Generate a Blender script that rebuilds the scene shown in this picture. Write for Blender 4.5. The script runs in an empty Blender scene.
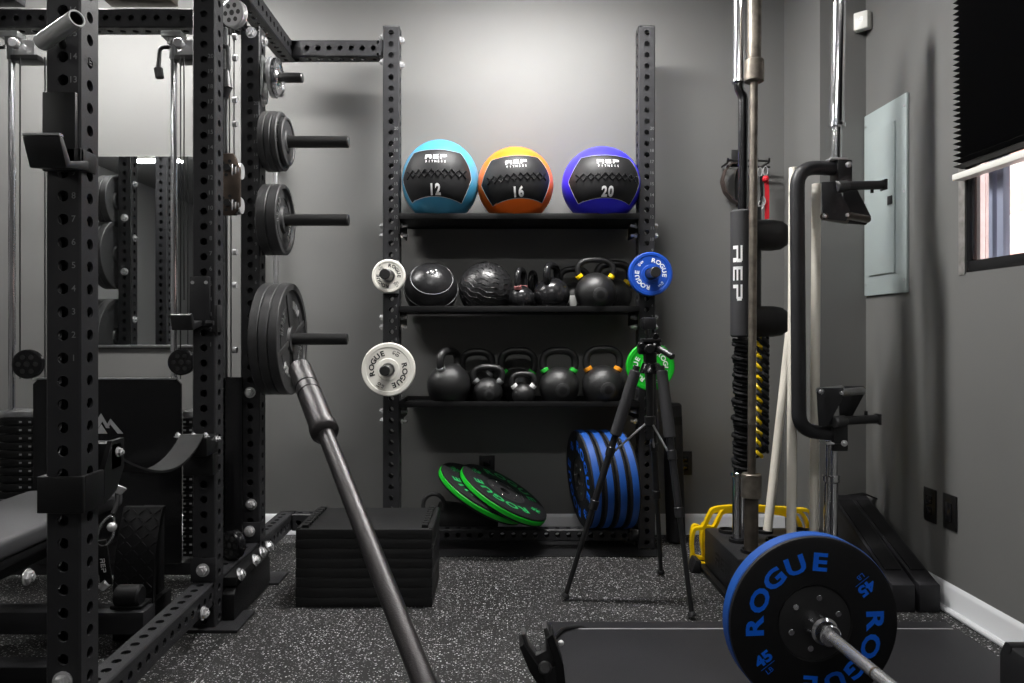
import bpy, bmesh, math, random
from mathutils import Vector, Matrix, Euler
random.seed(7)
R = math.radians
V = Vector
scn = bpy.context.scene
col = scn.collection

# ------------------------------------------------------------------ camera
F = 735.0
cam_d = bpy.data.cameras.new('camera')
cam_d.sensor_width = 36.0
cam_d.lens = F / 1024 * 36.0
cam_d.clip_start = 0.02
cam = bpy.data.objects.new('camera', cam_d)
col.objects.link(cam)
cam.location = (0, 0, 1.0)
cam.rotation_euler = (math.pi / 2, 0, 0)
cam_d.shift_x = 14 / 1024
cam_d.shift_y = -9.5 / 1024
scn.camera = cam


def P(u, v, Y):
    """point seen at pixel (u, v) at depth Y metres in front of the camera"""
    return V(((u - 498) / F * Y, Y, 1.0 + (332 - v) / F * Y))


# ------------------------------------------------------------------ materials
MATS = {}


def mat(name, c, rough=.5, metal=0.0, bump=0.0, bscale=200.0, vary=0.0, vscale=8.0, spec=.5, emit=0.0, coat=0.0):
    m = bpy.data.materials.new(name)
    m.use_nodes = True
    nt = m.node_tree
    b = nt.nodes['Principled BSDF']
    b.inputs['Base Color'].default_value = (*c, 1)
    b.inputs['Roughness'].default_value = rough
    b.inputs['Metallic'].default_value = metal
    b.inputs['Specular IOR Level'].default_value = spec
    if coat:
        b.inputs['Coat Weight'].default_value = coat
        b.inputs['Coat Roughness'].default_value = .15
    if emit:
        b.inputs['Emission Color'].default_value = (*c, 1)
        b.inputs['Emission Strength'].default_value = emit
    tc = nt.nodes.new('ShaderNodeTexCoord')
    if vary:
        n = nt.nodes.new('ShaderNodeTexNoise')
        n.inputs['Scale'].default_value = vscale
        n.inputs['Detail'].default_value = 4
        nt.links.new(tc.outputs['Object'], n.inputs['Vector'])
        r = nt.nodes.new('ShaderNodeValToRGB')
        r.color_ramp.elements[0].position = .3
        r.color_ramp.elements[1].position = .7
        r.color_ramp.elements[0].color = (*[x * (1 - vary) for x in c], 1)
        r.color_ramp.elements[1].color = (*[min(1, x * (1 + vary)) for x in c], 1)
        nt.links.new(n.outputs['Fac'], r.inputs['Fac'])
        nt.links.new(r.outputs['Color'], b.inputs['Base Color'])
    if bump:
        n = nt.nodes.new('ShaderNodeTexNoise')
        n.inputs['Scale'].default_value = bscale
        n.inputs['Detail'].default_value = 2
        nt.links.new(tc.outputs['Object'], n.inputs['Vector'])
        bp = nt.nodes.new('ShaderNodeBump')
        bp.inputs['Strength'].default_value = bump
        bp.inputs['Distance'].default_value = .002
        nt.links.new(n.outputs['Fac'], bp.inputs['Height'])
        nt.links.new(bp.outputs['Normal'], b.inputs['Normal'])
    MATS[name] = m
    return m


WALLC = (.135, .135, .131)
M_wall = mat('charcoal_wall_paint', WALLC, .55, bump=.12, bscale=260, vary=.05, vscale=2.2)
M_ceil = mat('white_ceiling_paint', (.28, .28, .28), .8)
M_white_trim = mat('white_trim_paint', (.62, .63, .65), .35)
M_powder = mat('black_powder_coat', (.021, .021, .023), .42, bump=.25, bscale=900, vary=.1, vscale=14, spec=.28)
M_shelf = mat('black_shelf_steel', (.007, .007, .0075), .42, bump=.2, bscale=900, spec=.3)
M_black = mat('black_plastic', (.012, .012, .013), .4)
M_gloss = mat('glossy_black_plastic', (.008, .008, .009), .18)
M_rubber = mat('black_rubber', (.008, .008, .009), .6, bump=.3, bscale=700, spec=.3)
M_vinyl = mat('grey_vinyl_pad', (.05, .05, .053), .5, bump=.2, bscale=500)
M_chrome = mat('chrome', (.78, .78, .8), .16, 1.0)
M_zinc = mat('zinc_plated_steel', (.74, .74, .75), .25, .65)
M_brushed = mat('brushed_steel', (.55, .55, .56), .34, 1.0, vary=.15, vscale=30)
M_silver = mat('silver_paint', (.36, .37, .37), .35, .7)
M_rust = mat('worn_brown_steel', (.17, .15, .125), .42, .65, vary=.35, vscale=26, bump=.3, bscale=300)
M_rustdark = mat('dark_worn_steel', (.1, .085, .07), .45, .6, vary=.3, vscale=20)
M_bronze = mat('bronze_steel', (.11, .085, .07), .4, .85, vary=.2, vscale=12)
M_iron = mat('hammertone_iron', (.038, .038, .039), .46, .1, bump=.5, bscale=500, vary=.1, vscale=30)
M_ironlite = mat('worn_raised_iron', (.38, .38, .38), .35, .7)
M_peg = mat('black_steel_tube', (.02, .02, .02), .33, bump=.1, bscale=600)
M_mark = mat('pale_grey_marking', (.42, .42, .43), .5)
M_darkmark = mat('dark_cut_marking', (.008, .008, .008), .6)
M_wmark = mat('white_lettering', (.85, .85, .85), .5)
M_kmark = mat('black_lettering', (.015, .015, .015), .5)
M_bluemark = mat('blue_lettering', (.0, .17, 1.0), .45)
M_greenmark = mat('green_lettering', (.02, .38, .1), .45)
M_bluerub = mat('blue_rubber', (.006, .068, .32), .5, vary=.12, vscale=20)
M_blueplate = mat('blue_plate_rubber', (.006, .065, .42), .42, bump=.2, bscale=500)
M_greenrub = mat('green_rubber', (.0, .42, .012), .5)
M_whiterub = mat('white_plate_rubber', (.78, .76, .7), .5)
M_teal = mat('teal_vinyl', (.05, .28, .47), .38, bump=.15, bscale=250)
M_orange = mat('orange_vinyl', (1.0, .17, .008), .38, bump=.15, bscale=250)
M_purple = mat('violet_blue_vinyl', (.035, .028, .85), .38, bump=.15, bscale=250)
M_ballblk = mat('black_vinyl', (.014, .014, .015), .5, bump=.25, bscale=220, spec=.3)
M_slam = mat('slam_ball_rubber', (.014, .014, .015), .3, bump=.3, bscale=60)
M_slam2 = mat('ribbed_ball_rubber', (.016, .016, .017), .34, bump=.9, bscale=45)
M_kb = mat('kettlebell_powder', (.013, .013, .0135), .36, bump=.3, bscale=900)
M_kbgloss = mat('kettlebell_enamel', (.012, .012, .013), .2)
M_kbgrey = mat('kettlebell_label_grey', (.3, .3, .29), .5)
M_yellow = mat('yellow_paint', (.9, .62, .0), .4)
M_green = mat('green_paint', (.03, .5, .05), .4)
M_orangep = mat('orange_paint', (.85, .32, .015), .4)
M_whitep = mat('white_paint', (.75, .75, .75), .4)
M_pink = mat('dusty_pink_paint', (.34, .12, .12), .45)
M_band = mat('yellow_latex', (.86, .56, .0), .42)
M_pvc = mat('cream_plastic_pipe', (.72, .68, .6), .4, vary=.06, vscale=6)
M_red = mat('red_webbing', (.55, .008, .02), .6)
M_leather = mat('dark_brown_leather', (.035, .022, .018), .5, bump=.3, bscale=120)
M_webbing = mat('black_webbing', (.004, .004, .0045), .65, bump=.5, bscale=400, spec=.2)
M_panel = mat('pale_grey_enamel', (.36, .41, .41), .4, vary=.04, vscale=5)
M_sensor = mat('white_plastic', (.75, .74, .7), .4)
M_blind = mat('black_pleated_fabric', (.006, .006, .008), .8)
M_alu = mat('grey_vinyl_frame', (.33, .36, .48), .4)
M_oldwood = mat('weathered_white_sill', (.22, .21, .2), .6, vary=.3, vscale=30)
M_outlet = mat('black_outlet_plastic', (.006, .006, .006), .35)
M_mat = mat('smooth_black_mat', (.017, .0165, .019), .55, bump=.2, bscale=500, vary=.1, vscale=5, spec=.35)
M_edgelight = mat('mat_edge_highlight', (.3, .3, .31), .5)  # highlight on the mat's edge, put into the colour
M_foam = mat('stacked_rubber_block', (.010, .010, .0105), .55, bump=.25, bscale=400, vary=.12, vscale=6, spec=.35)
M_barchrome = mat('satin_bar_chrome', (.7, .7, .71), .24, .86)
M_hub = mat('plate_hub_steel', (.022, .022, .023), .4, bump=.2, bscale=600)
M_barsteel = mat('dark_bar_steel', (.05, .047, .048), .36, .8, bump=.3, bscale=500)
M_foamgrip = mat('black_foam_pad', (.03, .03, .033), .7, bump=.6, bscale=350)
M_bag = mat('black_bag_canvas', (.015, .015, .016), .7, bump=.6, bscale=200)
M_diffuser = mat('lit_lamp_diffuser', (1.0, .985, .96), .5, emit=30)
M_globe = mat('white_globe_glass', (.85, .85, .85), .2)


def mk_floor():
    m = bpy.data.materials.new('speckled_rubber_floor')
    m.use_nodes = True
    nt = m.node_tree
    N, L = nt.nodes, nt.links
    b = N['Principled BSDF']
    b.inputs['Roughness'].default_value = .6
    b.inputs['Specular IOR Level'].default_value = .35
    tc = N.new('ShaderNodeTexCoord')
    cols = []
    for sc_, thr, br in ((150, .72, .75), (250, .80, .5)):
        v = N.new('ShaderNodeTexVoronoi')
        v.inputs['Scale'].default_value = sc_
        L.new(tc.outputs['Object'], v.inputs['Vector'])
        s = N.new('ShaderNodeSeparateColor')
        L.new(v.outputs['Color'], s.inputs[0])
        g = N.new('ShaderNodeMath'); g.operation = 'GREATER_THAN'; g.inputs[1].default_value = thr
        L.new(s.outputs[0], g.inputs[0])
        d = N.new('ShaderNodeMath'); d.operation = 'LESS_THAN'; d.inputs[1].default_value = .42
        L.new(v.outputs['Distance'], d.inputs[0])
        mu = N.new('ShaderNodeMath'); mu.operation = 'MULTIPLY'
        L.new(g.outputs[0], mu.inputs[0]); L.new(d.outputs[0], mu.inputs[1])
        m2 = N.new('ShaderNodeMath'); m2.operation = 'MULTIPLY'
        L.new(mu.outputs[0], m2.inputs[0]); L.new(s.outputs[1], m2.inputs[1])
        m3 = N.new('ShaderNodeMath'); m3.operation = 'MULTIPLY'; m3.inputs[1].default_value = br
        L.new(m2.outputs[0], m3.inputs[0])
        cols.append(m3)
    a = N.new('ShaderNodeMath'); a.operation = 'MAXIMUM'
    L.new(cols[0].outputs[0], a.inputs[0]); L.new(cols[1].outputs[0], a.inputs[1])
    # tile seams every 1.22 m
    sx = N.new('ShaderNodeSeparateXYZ')
    L.new(tc.outputs['Object'], sx.inputs[0])
    ad = N.new('ShaderNodeMath'); ad.operation = 'ADD'; ad.inputs[1].default_value = .905 + 1.22 * 8
    L.new(sx.outputs[0], ad.inputs[0])
    mo = N.new('ShaderNodeMath'); mo.operation = 'MODULO'; mo.inputs[1].default_value = 1.22
    L.new(ad.outputs[0], mo.inputs[0])
    gt = N.new('ShaderNodeMath'); gt.operation = 'GREATER_THAN'; gt.inputs[1].default_value = .005
    L.new(mo.outputs[0], gt.inputs[0])
    ba = N.new('ShaderNodeMath'); ba.operation = 'ADD'; ba.inputs[1].default_value = .011
    L.new(a.outputs[0], ba.inputs[0])
    fi = N.new('ShaderNodeMath'); fi.operation = 'MULTIPLY'
    L.new(ba.outputs[0], fi.inputs[0]); L.new(gt.outputs[0], fi.inputs[1])
    cc = N.new('ShaderNodeCombineColor')
    for i in range(3):
        L.new(fi.outputs[0], cc.inputs[i])
    L.new(cc.outputs[0], b.inputs['Base Color'])
    n = N.new('ShaderNodeTexNoise'); n.inputs['Scale'].default_value = 300
    L.new(tc.outputs['Object'], n.inputs['Vector'])
    bp = N.new('ShaderNodeBump'); bp.inputs['Strength'].default_value = .4; bp.inputs['Distance'].default_value = .002
    L.new(n.outputs['Fac'], bp.inputs['Height']); L.new(bp.outputs['Normal'], b.inputs['Normal'])
    return m


def mk_brick():
    m = bpy.data.materials.new('pinkish_brick')
    m.use_nodes = True
    nt = m.node_tree
    b = nt.nodes['Principled BSDF']
    b.inputs['Roughness'].default_value = .85
    tc = nt.nodes.new('ShaderNodeTexCoord')
    mp = nt.nodes.new('ShaderNodeMapping')
    mp.inputs['Rotation'].default_value = (R(90), 0, R(90))
    nt.links.new(tc.outputs['Object'], mp.inputs['Vector'])
    # build brick coordinates from y and z
    s = nt.nodes.new('ShaderNodeSeparateXYZ'); nt.links.new(tc.outputs['Object'], s.inputs[0])
    c = nt.nodes.new('ShaderNodeCombineXYZ')
    nt.links.new(s.outputs[1], c.inputs[0]); nt.links.new(s.outputs[2], c.inputs[1])
    br = nt.nodes.new('ShaderNodeTexBrick')
    br.inputs['Color1'].default_value = (.62, .36, .30, 1)
    br.inputs['Color2'].default_value = (.72, .44, .38, 1)
    br.inputs['Mortar'].default_value = (.8, .68, .62, 1)
    br.inputs['Scale'].default_value = 1
    br.inputs['Brick Width'].default_value = .3
    br.inputs['Row Height'].default_value = .11
    br.inputs['Mortar Size'].default_value = .006
    nt.links.new(c.outputs[0], br.inputs['Vector'])
    nt.links.new(br.outputs['Color'], b.inputs['Base Color'])
    return m


def mk_mirror():
    m = bpy.data.materials.new('mirror_glass')
    m.use_nodes = True
    b = m.node_tree.nodes['Principled BSDF']
    b.inputs['Base Color'].default_value = (.8, .82, .82, 1)
    b.inputs['Metallic'].default_value = 1
    b.inputs['Roughness'].default_value = .012
    return m


def mk_glass():
    m = bpy.data.materials.new('window_glass')
    m.use_nodes = True
    nt = m.node_tree
    b = nt.nodes['Principled BSDF']
    b.inputs['Base Color'].default_value = (.95, .97, .97, 1)
    b.inputs['Roughness'].default_value = .0
    b.inputs['Transmission Weight'].default_value = 1
    b.inputs['IOR'].default_value = 1.45
    return m


M_floor, M_brick, M_mirror, M_glass = mk_floor(), mk_brick(), mk_mirror(), mk_glass()


# ------------------------------------------------------------------ mesh builder
def frame(d, up=V((0, 0, 1))):
    """rotation matrix whose z axis is d"""
    z = V(d).normalized()
    up = V(up)
    if abs(z.dot(up)) > .999:
        up = V((0, 1, 0))
    x = up.cross(z).normalized()
    y = z.cross(x)
    return Matrix((x, y, z)).transposed()


class MB:
    def __init__(self):
        self.v, self.f = [], []

    def add(self, vs, fs, M=None):
        o = len(self.v)
        if M is None:
            self.v += [V(p) for p in vs]
        else:
            self.v += [M @ V(p) for p in vs]
        self.f += [tuple(i + o for i in f) for f in fs]
        return self

    def addbm(self, bm, M=None):
        bm.verts.index_update()
        vs = [v.co.copy() for v in bm.verts]
        fs = [tuple(v.index for v in f.verts) for f in bm.faces]
        bm.free()
        return self.add(vs, fs, M)

    def box(self, lo, hi, bev=0.0, M=None, seg=2):
        lo, hi = V(lo), V(hi)
        bm = bmesh.new()
        bmesh.ops.create_cube(bm, size=1)
        for v in bm.verts:
            v.co = V((lo[i] + (v.co[i] + .5) * (hi[i] - lo[i]) for i in range(3)))
        if bev:
            bmesh.ops.bevel(bm, geom=bm.edges[:], offset=bev, segments=seg, affect='EDGES', profile=.5)
        return self.addbm(bm, M)

    def cyl(self, p0, p1, r0, r1=None, seg=20, cap=True, bev=0.0):
        p0, p1 = V(p0), V(p1)
        r1 = r0 if r1 is None else r1
        L = (p1 - p0).length
        M = Matrix.Translation(p0) @ frame(p1 - p0).to_4x4()
        if bev:
            prof = [(r0 - bev, 0), (r0, bev), (r1, L - bev), (r1 - bev, L)]
        else:
            prof = [(r0, 0), (r1, L)]
        return self.lathe(prof, seg, M, cap, cap)

    def lathe(self, prof, seg=32, M=None, cap0=False, cap1=False, close=False):
        vs, fs = [], []
        n = len(prof)
        for r, z in prof:
            for k in range(seg):
                a = 2 * math.pi * k / seg
                vs.append((r * math.cos(a), r * math.sin(a), z))
        m = n if close else n - 1
        for i in range(m):
            j = (i + 1) % n
            for k in range(seg):
                l = (k + 1) % seg
                fs.append((i * seg + k, i * seg + l, j * seg + l, j * seg + k))
        if cap0:
            fs.append(tuple(range(seg - 1, -1, -1)))
        if cap1:
            fs.append(tuple((n - 1) * seg + k for k in range(seg)))
        return self.add(vs, fs, M)

    def tube(self, pts, r, seg=14, fillet=0.0, cap=True, fs_n=7, flat=None):
        """swept tube; r number or list; flat=(w,h,up) sweeps a rectangle instead"""
        pts = [V(p) for p in pts]
        if fillet:
            q = [pts[0]]
            for i in range(1, len(pts) - 1):
                a, b, c = pts[i - 1], pts[i], pts[i + 1]
                d = min(fillet, (a - b).length * .49, (c - b).length * .49)
                s, e = b + (a - b).normalized() * d, b + (c - b).normalized() * d
                for k in range(fs_n + 1):
                    t = k / fs_n
                    q.append(s * (1 - t) ** 2 + b * 2 * t * (1 - t) + e * t * t)
            q.append(pts[-1])
            pts = q
        n = len(pts)
        rs = r if isinstance(r, (list, tuple)) else [r] * n
        T = []
        for i in range(n):
            t = pts[min(i + 1, n - 1)] - pts[max(i - 1, 0)]
            T.append(t.normalized())
        vs, fs = [], []
        if flat:
            w, h, up = flat
            x = V(up).normalized()
            prof = [(w / 2, h / 2), (-w / 2, h / 2), (-w / 2, -h / 2), (w / 2, -h / 2)]
            seg = 4
            for p, t in zip(pts, T):
                y = t.cross(x).normalized()
                for a, b in prof:
                    vs.append(p + x * a + y * b)
        else:
            ref = V((0, 0, 1)) if abs(T[0].z) < .9 else V((1, 0, 0))
            x = (ref - T[0] * ref.dot(T[0])).normalized()
            for i, (p, t) in enumerate(zip(pts, T)):
                x = (x - t * x.dot(t)).normalized()
                y = t.cross(x)
                for k in range(seg):
                    a = 2 * math.pi * k / seg
                    vs.append(p + (x * math.cos(a) + y * math.sin(a)) * rs[i])
        for i in range(n - 1):
            for k in range(seg):
                l = (k + 1) % seg
                fs.append((i * seg + k, i * seg + l, (i + 1) * seg + l, (i + 1) * seg + k))
        if cap:
            fs.append(tuple(range(seg - 1, -1, -1)))
            fs.append(tuple((n - 1) * seg + k for k in range(seg)))
        return self.add(vs, fs)

    def loop(self, pts, r, seg=12, flat=None):
        """closed tube"""
        pts = [V(p) for p in pts]
        n = len(pts)
        vs, fs = [], []
        x = None
        for i in range(n):
            t = (pts[(i + 1) % n] - pts[i - 1]).normalized()
            if flat:
                w, h, up = flat
                xx = V(up).normalized(); yy = t.cross(xx).normalized()
                for a, b in ((w / 2, h / 2), (-w / 2, h / 2), (-w / 2, -h / 2), (w / 2, -h / 2)):
                    vs.append(pts[i] + xx * a + yy * b)
            else:
                if x is None:
                    ref = V((0, 0, 1)) if abs(t.z) < .9 else V((1, 0, 0))
                    x = ref
                x = (x - t * x.dot(t)).normalized()
                y = t.cross(x)
                for k in range(seg):
                    a = 2 * math.pi * k / seg
                    vs.append(pts[i] + (x * math.cos(a) + y * math.sin(a)) * r)
        if flat:
            seg = 4
        for i in range(n):
            j = (i + 1) % n
            for k in range(seg):
                l = (k + 1) % seg
                fs.append((i * seg + k, i * seg + l, j * seg + l, j * seg + k))
        return self.add(vs, fs)

    def prism(self, poly, z0, z1, M=None, bev=0.0):
        """poly of (x, y) extruded z0..z1"""
        bm = bmesh.new()
        lo = [bm.verts.new((x, y, z0)) for x, y in poly]
        hi = [bm.verts.new((x, y, z1)) for x, y in poly]
        n = len(poly)
        bm.faces.new(lo[::-1]); bm.faces.new(hi)
        for i in range(n):
            j = (i + 1) % n
            bm.faces.new((lo[i], lo[j], hi[j], hi[i]))
        bmesh.ops.recalc_face_normals(bm, faces=bm.faces[:])
        if bev:
            bmesh.ops.bevel(bm, geom=bm.edges[:], offset=bev, segments=2, affect='EDGES', profile=.5)
        return self.addbm(bm, M)

    def sphere(self, c, r, seg=40, rings=24, s=(1, 1, 1), M=None, zmin=None):
        vs, fs = [], []
        c = V(c)
        for i in range(rings + 1):
            th = math.pi * i / rings
            for k in range(seg):
                a = 2 * math.pi * k / seg
                z = math.cos(th) * r * s[2]
                if zmin is not None:
                    z = max(z, zmin)
                vs.append(c + V((math.sin(th) * math.cos(a) * r * s[0], math.sin(th) * math.sin(a) * r * s[1], z)))
        for i in range(rings):
            for k in range(seg):
                l = (k + 1) % seg
                fs.append((i * seg + k, (i + 1) * seg + k, (i + 1) * seg + l, i * seg + l))
        return self.add(vs, fs, M)

    def xform(self, M):
        self.v = [M @ p for p in self.v]
        return self


ALL = []


def tag(o, label=None, cat=None, group=None, kind=None):
    if label: o['label'] = label
    if cat: o['category'] = cat
    if group: o['group'] = group
    if kind: o['kind'] = kind
    return o


def build(name, mb, m, parent=None, base=None, smooth=35, mats=None):
    """links ONE mesh object. Vertices are in world space when base is given (or when the parent sits unrotated at its base)"""
    me = bpy.data.meshes.new(name)
    off = V((0, 0, 0))
    if base is not None:
        off = V(base)
    me.from_pydata([tuple(p - off) for p in mb.v], [], mb.f)
    bm = bmesh.new(); bm.from_mesh(me)
    bmesh.ops.remove_doubles(bm, verts=bm.verts[:], dist=1e-6)
    bmesh.ops.dissolve_degenerate(bm, edges=bm.edges[:], dist=1e-7)
    bmesh.ops.recalc_face_normals(bm, faces=bm.faces[:])
    bm.to_mesh(me); bm.free()
    me.materials.append(m)
    for p in me.polygons:
        p.use_smooth = True
    me.set_sharp_from_angle(angle=R(smooth))
    o = bpy.data.objects.new(name, me)
    col.objects.link(o)
    if parent is not None:
        o.parent = parent
    if base is not None and parent is None:
        o.location = off
    return o


def thing(name, label, cat, loc=(0, 0, 0), rot=(0, 0, 0), group=None):
    o = bpy.data.objects.new(name, None)
    o.empty_display_size = .1
    col.objects.link(o)
    o.location = loc
    o.rotation_euler = rot
    return tag(o, label, cat, group)


def wpart(name, mb, m, root, smooth=35):
    """a part whose vertices were given in world space, under an unrotated root"""
    top = root
    while top.parent is not None:
        top = top.parent
    return build(name, mb, m, root, base=top.location, smooth=smooth)


def lpart(name, mb, m, root, smooth=35):
    return build(name, mb, m, root, smooth=smooth)


def solo(name, mb, m, base, label, cat, group=None, smooth=35):
    o = build(name, mb, m, None, base=base, smooth=smooth)
    return tag(o, label, cat, group)


def struct(name, mb, m, smooth=35):
    o = build(name, mb, m, None, smooth=smooth)
    o['kind'] = 'structure'
    return o


def copy_tree(root, loc=None, rot=None, label=None):
    c = root.copy(); col.objects.link(c)
    if loc is not None: c.location = loc
    if rot is not None: c.rotation_euler = rot
    if label: c['label'] = label
    for ch in list(root.children):
        d = ch.copy(); col.objects.link(d); d.parent = c
        for g in list(ch.children):
            e = g.copy(); col.objects.link(e); e.parent = d
    return c


# ------------------------------------------------------------------ text
TXT = {}


def text_geo(s, off=0.0, res=3):
    """verts, faces, width for a string 1 unit tall, flat, left aligned"""
    key = (s, off)
    if key in TXT:
        return TXT[key]
    cu = bpy.data.curves.new('lettering', 'FONT')
    cu.body = s; cu.size = 1.4; cu.offset = off; cu.resolution_u = res; cu.extrude = 0
    ob = bpy.data.objects.new('lettering', cu)
    col.objects.link(ob)
    dg = bpy.context.evaluated_depsgraph_get()
    me = bpy.data.meshes.new_from_object(ob.evaluated_get(dg))
    vs = [v.co.copy() for v in me.vertices]
    fs = [tuple(p.vertices) for p in me.polygons]
    bpy.data.objects.remove(ob); bpy.data.curves.remove(cu); bpy.data.meshes.remove(me)
    x0 = min(v.x for v in vs); x1 = max(v.x for v in vs)
    vs = [V((v.x - x0, v.y, 0)) for v in vs]
    TXT[key] = (vs, fs, x1 - x0)
    return TXT[key]


def put_text(mb, s, M, h, sx=1.0, off=.02, thick=.0008):
    """centred string of cap height h in the xy plane of M"""
    vs, fs, w = text_geo(s, off)
    top = [V(((p.x - w / 2) * h * sx, (p.y - .5) * h, thick)) for p in vs]
    mb.add(top, fs, M)


def arc_text(mb, s, r, mid, step, h, M, sx=1.25, off=.045, z=0.0):
    n = len(s)
    for i, ch in enumerate(s):
        a = R(mid + ((n - 1) / 2 - i) * step)
        Mi = M @ Matrix.Translation((r * math.cos(a), r * math.sin(a), z)) @ Matrix.Rotation(a - math.pi / 2, 4, 'Z')
        put_text(mb, ch, Mi, h, sx, off)


REPQ = [((0, .81), (1.1, 1)), ((.95, .46), (1.2, .93)), ((.0, .40), (1.1, .58)), ((0, 0), (.25, .40)), ((.88, 0), (1.18, .42)),
        ((1.5, .81), (2.5, 1)), ((1.5, .41), (2.5, .59)), ((1.5, 0), (2.5, .19)), ((1.5, .05), (1.72, .95)),
        ((2.8, .81), (3.8, 1)), ((3.68, .46), (3.95, .93)), ((2.8, .40), (3.8, .58)), ((2.8, 0), (3.05, .40))]


def subdiv(t, step):
    bm = bmesh.new()
    vv = [bm.verts.new(p) for p in t.v]
    for f in t.f:
        bm.faces.new([vv[i] for i in f])
    lim = max(max(abs(p.x), abs(p.y)) for p in t.v)
    g = -lim
    while g < lim:
        bmesh.ops.bisect_plane(bm, geom=bm.verts[:] + bm.edges[:] + bm.faces[:], plane_co=(g, 0, 0), plane_no=(1, 0, 0))
        g += step
    return MB().addbm(bm)


def put_rep(mb, M, h, sx=1.0, stencil=False, thick=.0008):
    for (x0, y0), (x1, y1) in REPQ:
        x0, x1 = (x0 - 1.975) * h * sx, (x1 - 1.975) * h * sx
        y0, y1 = (y0 - .5) * h, (y1 - .5) * h
        mb.add([(x0, y0, thick), (x1, y0, thick), (x1, y1, thick), (x0, y1, thick)], [(0, 1, 2, 3)], M)


# ------------------------------------------------------------------ perforated tube
PITCH_H = .0508


def holed(mb, p0, p1, w, d, ref, hr=.0125, faces='abcd', start=None, pitch=PITCH_H, caps=True):
    """square tube p0->p1, face pair a/c across the ref axis (size w across), with round holes"""
    p0, p1 = V(p0), V(p1)
    L = (p1 - p0).length
    t = (p1 - p0).normalized()
    x = V(ref); x = (x - t * x.dot(t)).normalized()
    y = t.cross(x)
    c = .004
    n = max(1, int(round(L / pitch)))
    s0 = (L - n * pitch) / 2 if start is None else start
    # faces: (normal, across, half distance, face width)
    spec = {'a': (-y, x, d / 2, w), 'c': (y, x, d / 2, w), 'b': (x, y, w / 2, d), 'd': (-x, y, w / 2, d)}
    for key, (nn, ac, dist, fw) in spec.items():
        hw = fw / 2 - c
        if key not in faces:
            vs = [p0 + nn * dist + ac * sx * hw + t * l for sx, l in ((-1, 0), (1, 0), (1, L), (-1, L))]
            mb.add(vs, [(0, 1, 2, 3)])
            continue
        l = s0
        if s0 > 1e-4:
            vs = [p0 + nn * dist + ac * sx * hw + t * q for sx, q in ((-1, 0), (1, 0), (1, s0), (-1, s0))]
            mb.add(vs, [(0, 1, 2, 3)])
        while l + pitch <= L + 1e-5:
            o = p0 + nn * dist + t * (l + pitch / 2)
            K = 16
            outer, inner, deep = [], [], []
            for k in range(K):
                a = math.pi / 4 + 2 * math.pi * k / K
                ca, sa = math.cos(a), math.sin(a)
                q = max(abs(ca), abs(sa))
                outer.append(o + ac * (ca / q * hw) + t * (sa / q * pitch / 2))
                inner.append(o + ac * ca * hr + t * sa * hr)
                deep.append(o + ac * ca * hr + t * sa * hr - nn * .006)
            vs = outer + inner + deep
            fs = []
            for k in range(K):
                j = (k + 1) % K
                fs.append((k, j, K + j, K + k))
                fs.append((K + k, K + j, 2 * K + j, 2 * K + k))
            mb.add(vs, fs)
            l += pitch
        if l < L - 1e-5:
            vs = [p0 + nn * dist + ac * sx * hw + t * q for sx, q in ((-1, l), (1, l), (1, L), (-1, L))]
            mb.add(vs, [(0, 1, 2, 3)])
    for sx in (-1, 1):
        for sy in (-1, 1):
            a = x * sx * (w / 2) + y * sy * (d / 2 - c)
            b = x * sx * (w / 2 - c) + y * sy * (d / 2)
            mb.add([p0 + a, p0 + b, p1 + b, p1 + a], [(0, 1, 2, 3)])
    if caps:
        for p in (p0, p1):
            mb.add([p + x * sx * (w / 2 - .001) + y * sy * (d / 2 - .001) for sx, sy in ((-1, -1), (1, -1), (1, 1), (-1, 1))], [(0, 1, 2, 3)])
    return mb


def bolt(p, n, r=.0145, h=.011, washer=True):
    """hex bolt head + washer at p, sticking out along n"""
    mb = MB()
    M = Matrix.Translation(V(p)) @ frame(n).to_4x4()
    z = 0
    if washer:
        mb.lathe([(r * 1.35, 0), (r * 1.35, .003)], 20, M, True, True); z = .003
    mb.lathe([(r, z), (r, z + h * .8), (r * .82, z + h)], 6, M, True, True)
    mb.lathe([(r * .45, z + h), (r * .45, z + h + .004)], 10, M, True, True)
    return mb


def hexnut_stub(p, n, r=.013, l=.028):
    mb = MB()
    M = Matrix.Translation(V(p)) @ frame(n).to_4x4()
    mb.lathe([(r, 0), (r, .011)], 6, M, True, True)
    mb.lathe([(r * .55, .011), (r * .55, l), (r * .4, l + .002)], 12, M, True, True)
    return mb


def numbers_on(mb, x, y, ztop, n, step=PITCH_H, h=.014, dx=.024, every=1):
    """hole numbers counting down from n on a face that looks to -Y"""
    for i in range(0, n, every):
        s = str(n - i)
        M = Matrix.Translation((x + dx, y - .0004, ztop - i * step - .021)) @ Matrix.Rotation(R(90), 4, 'X')
        put_text(mb, s, M, h, 1.0, .01)


# ================================================================== ROOM
XL, XR, YB, YF, H = -4.2, 1.62, 3.64, -3.0, 2.75
COLX, COLY = 1.417, 3.235
struct('floor', MB().box((XL - .1, YF - .1, -.1), (XR + .1, YB + .1, 0)), M_floor)
struct('ceiling', MB().box((XL - .1, YF - .1, H), (XR + .1, YB + .1, H + .1)), M_ceil)
struct('wall_back', MB().box((XL - .1, YB, 0), (COLX, YB + .1, H)), M_wall)
struct('wall_corner', MB().box((COLX, COLY, 0), (XR, YB + .1, H)), M_wall)
struct('wall_left', MB().box((XL - .1, YF, 0), (XL, YB, H)), M_ceil)
struct('wall_front', MB().box((XL, YF - .1, 0), (XR, YF, H)), M_ceil)
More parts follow.
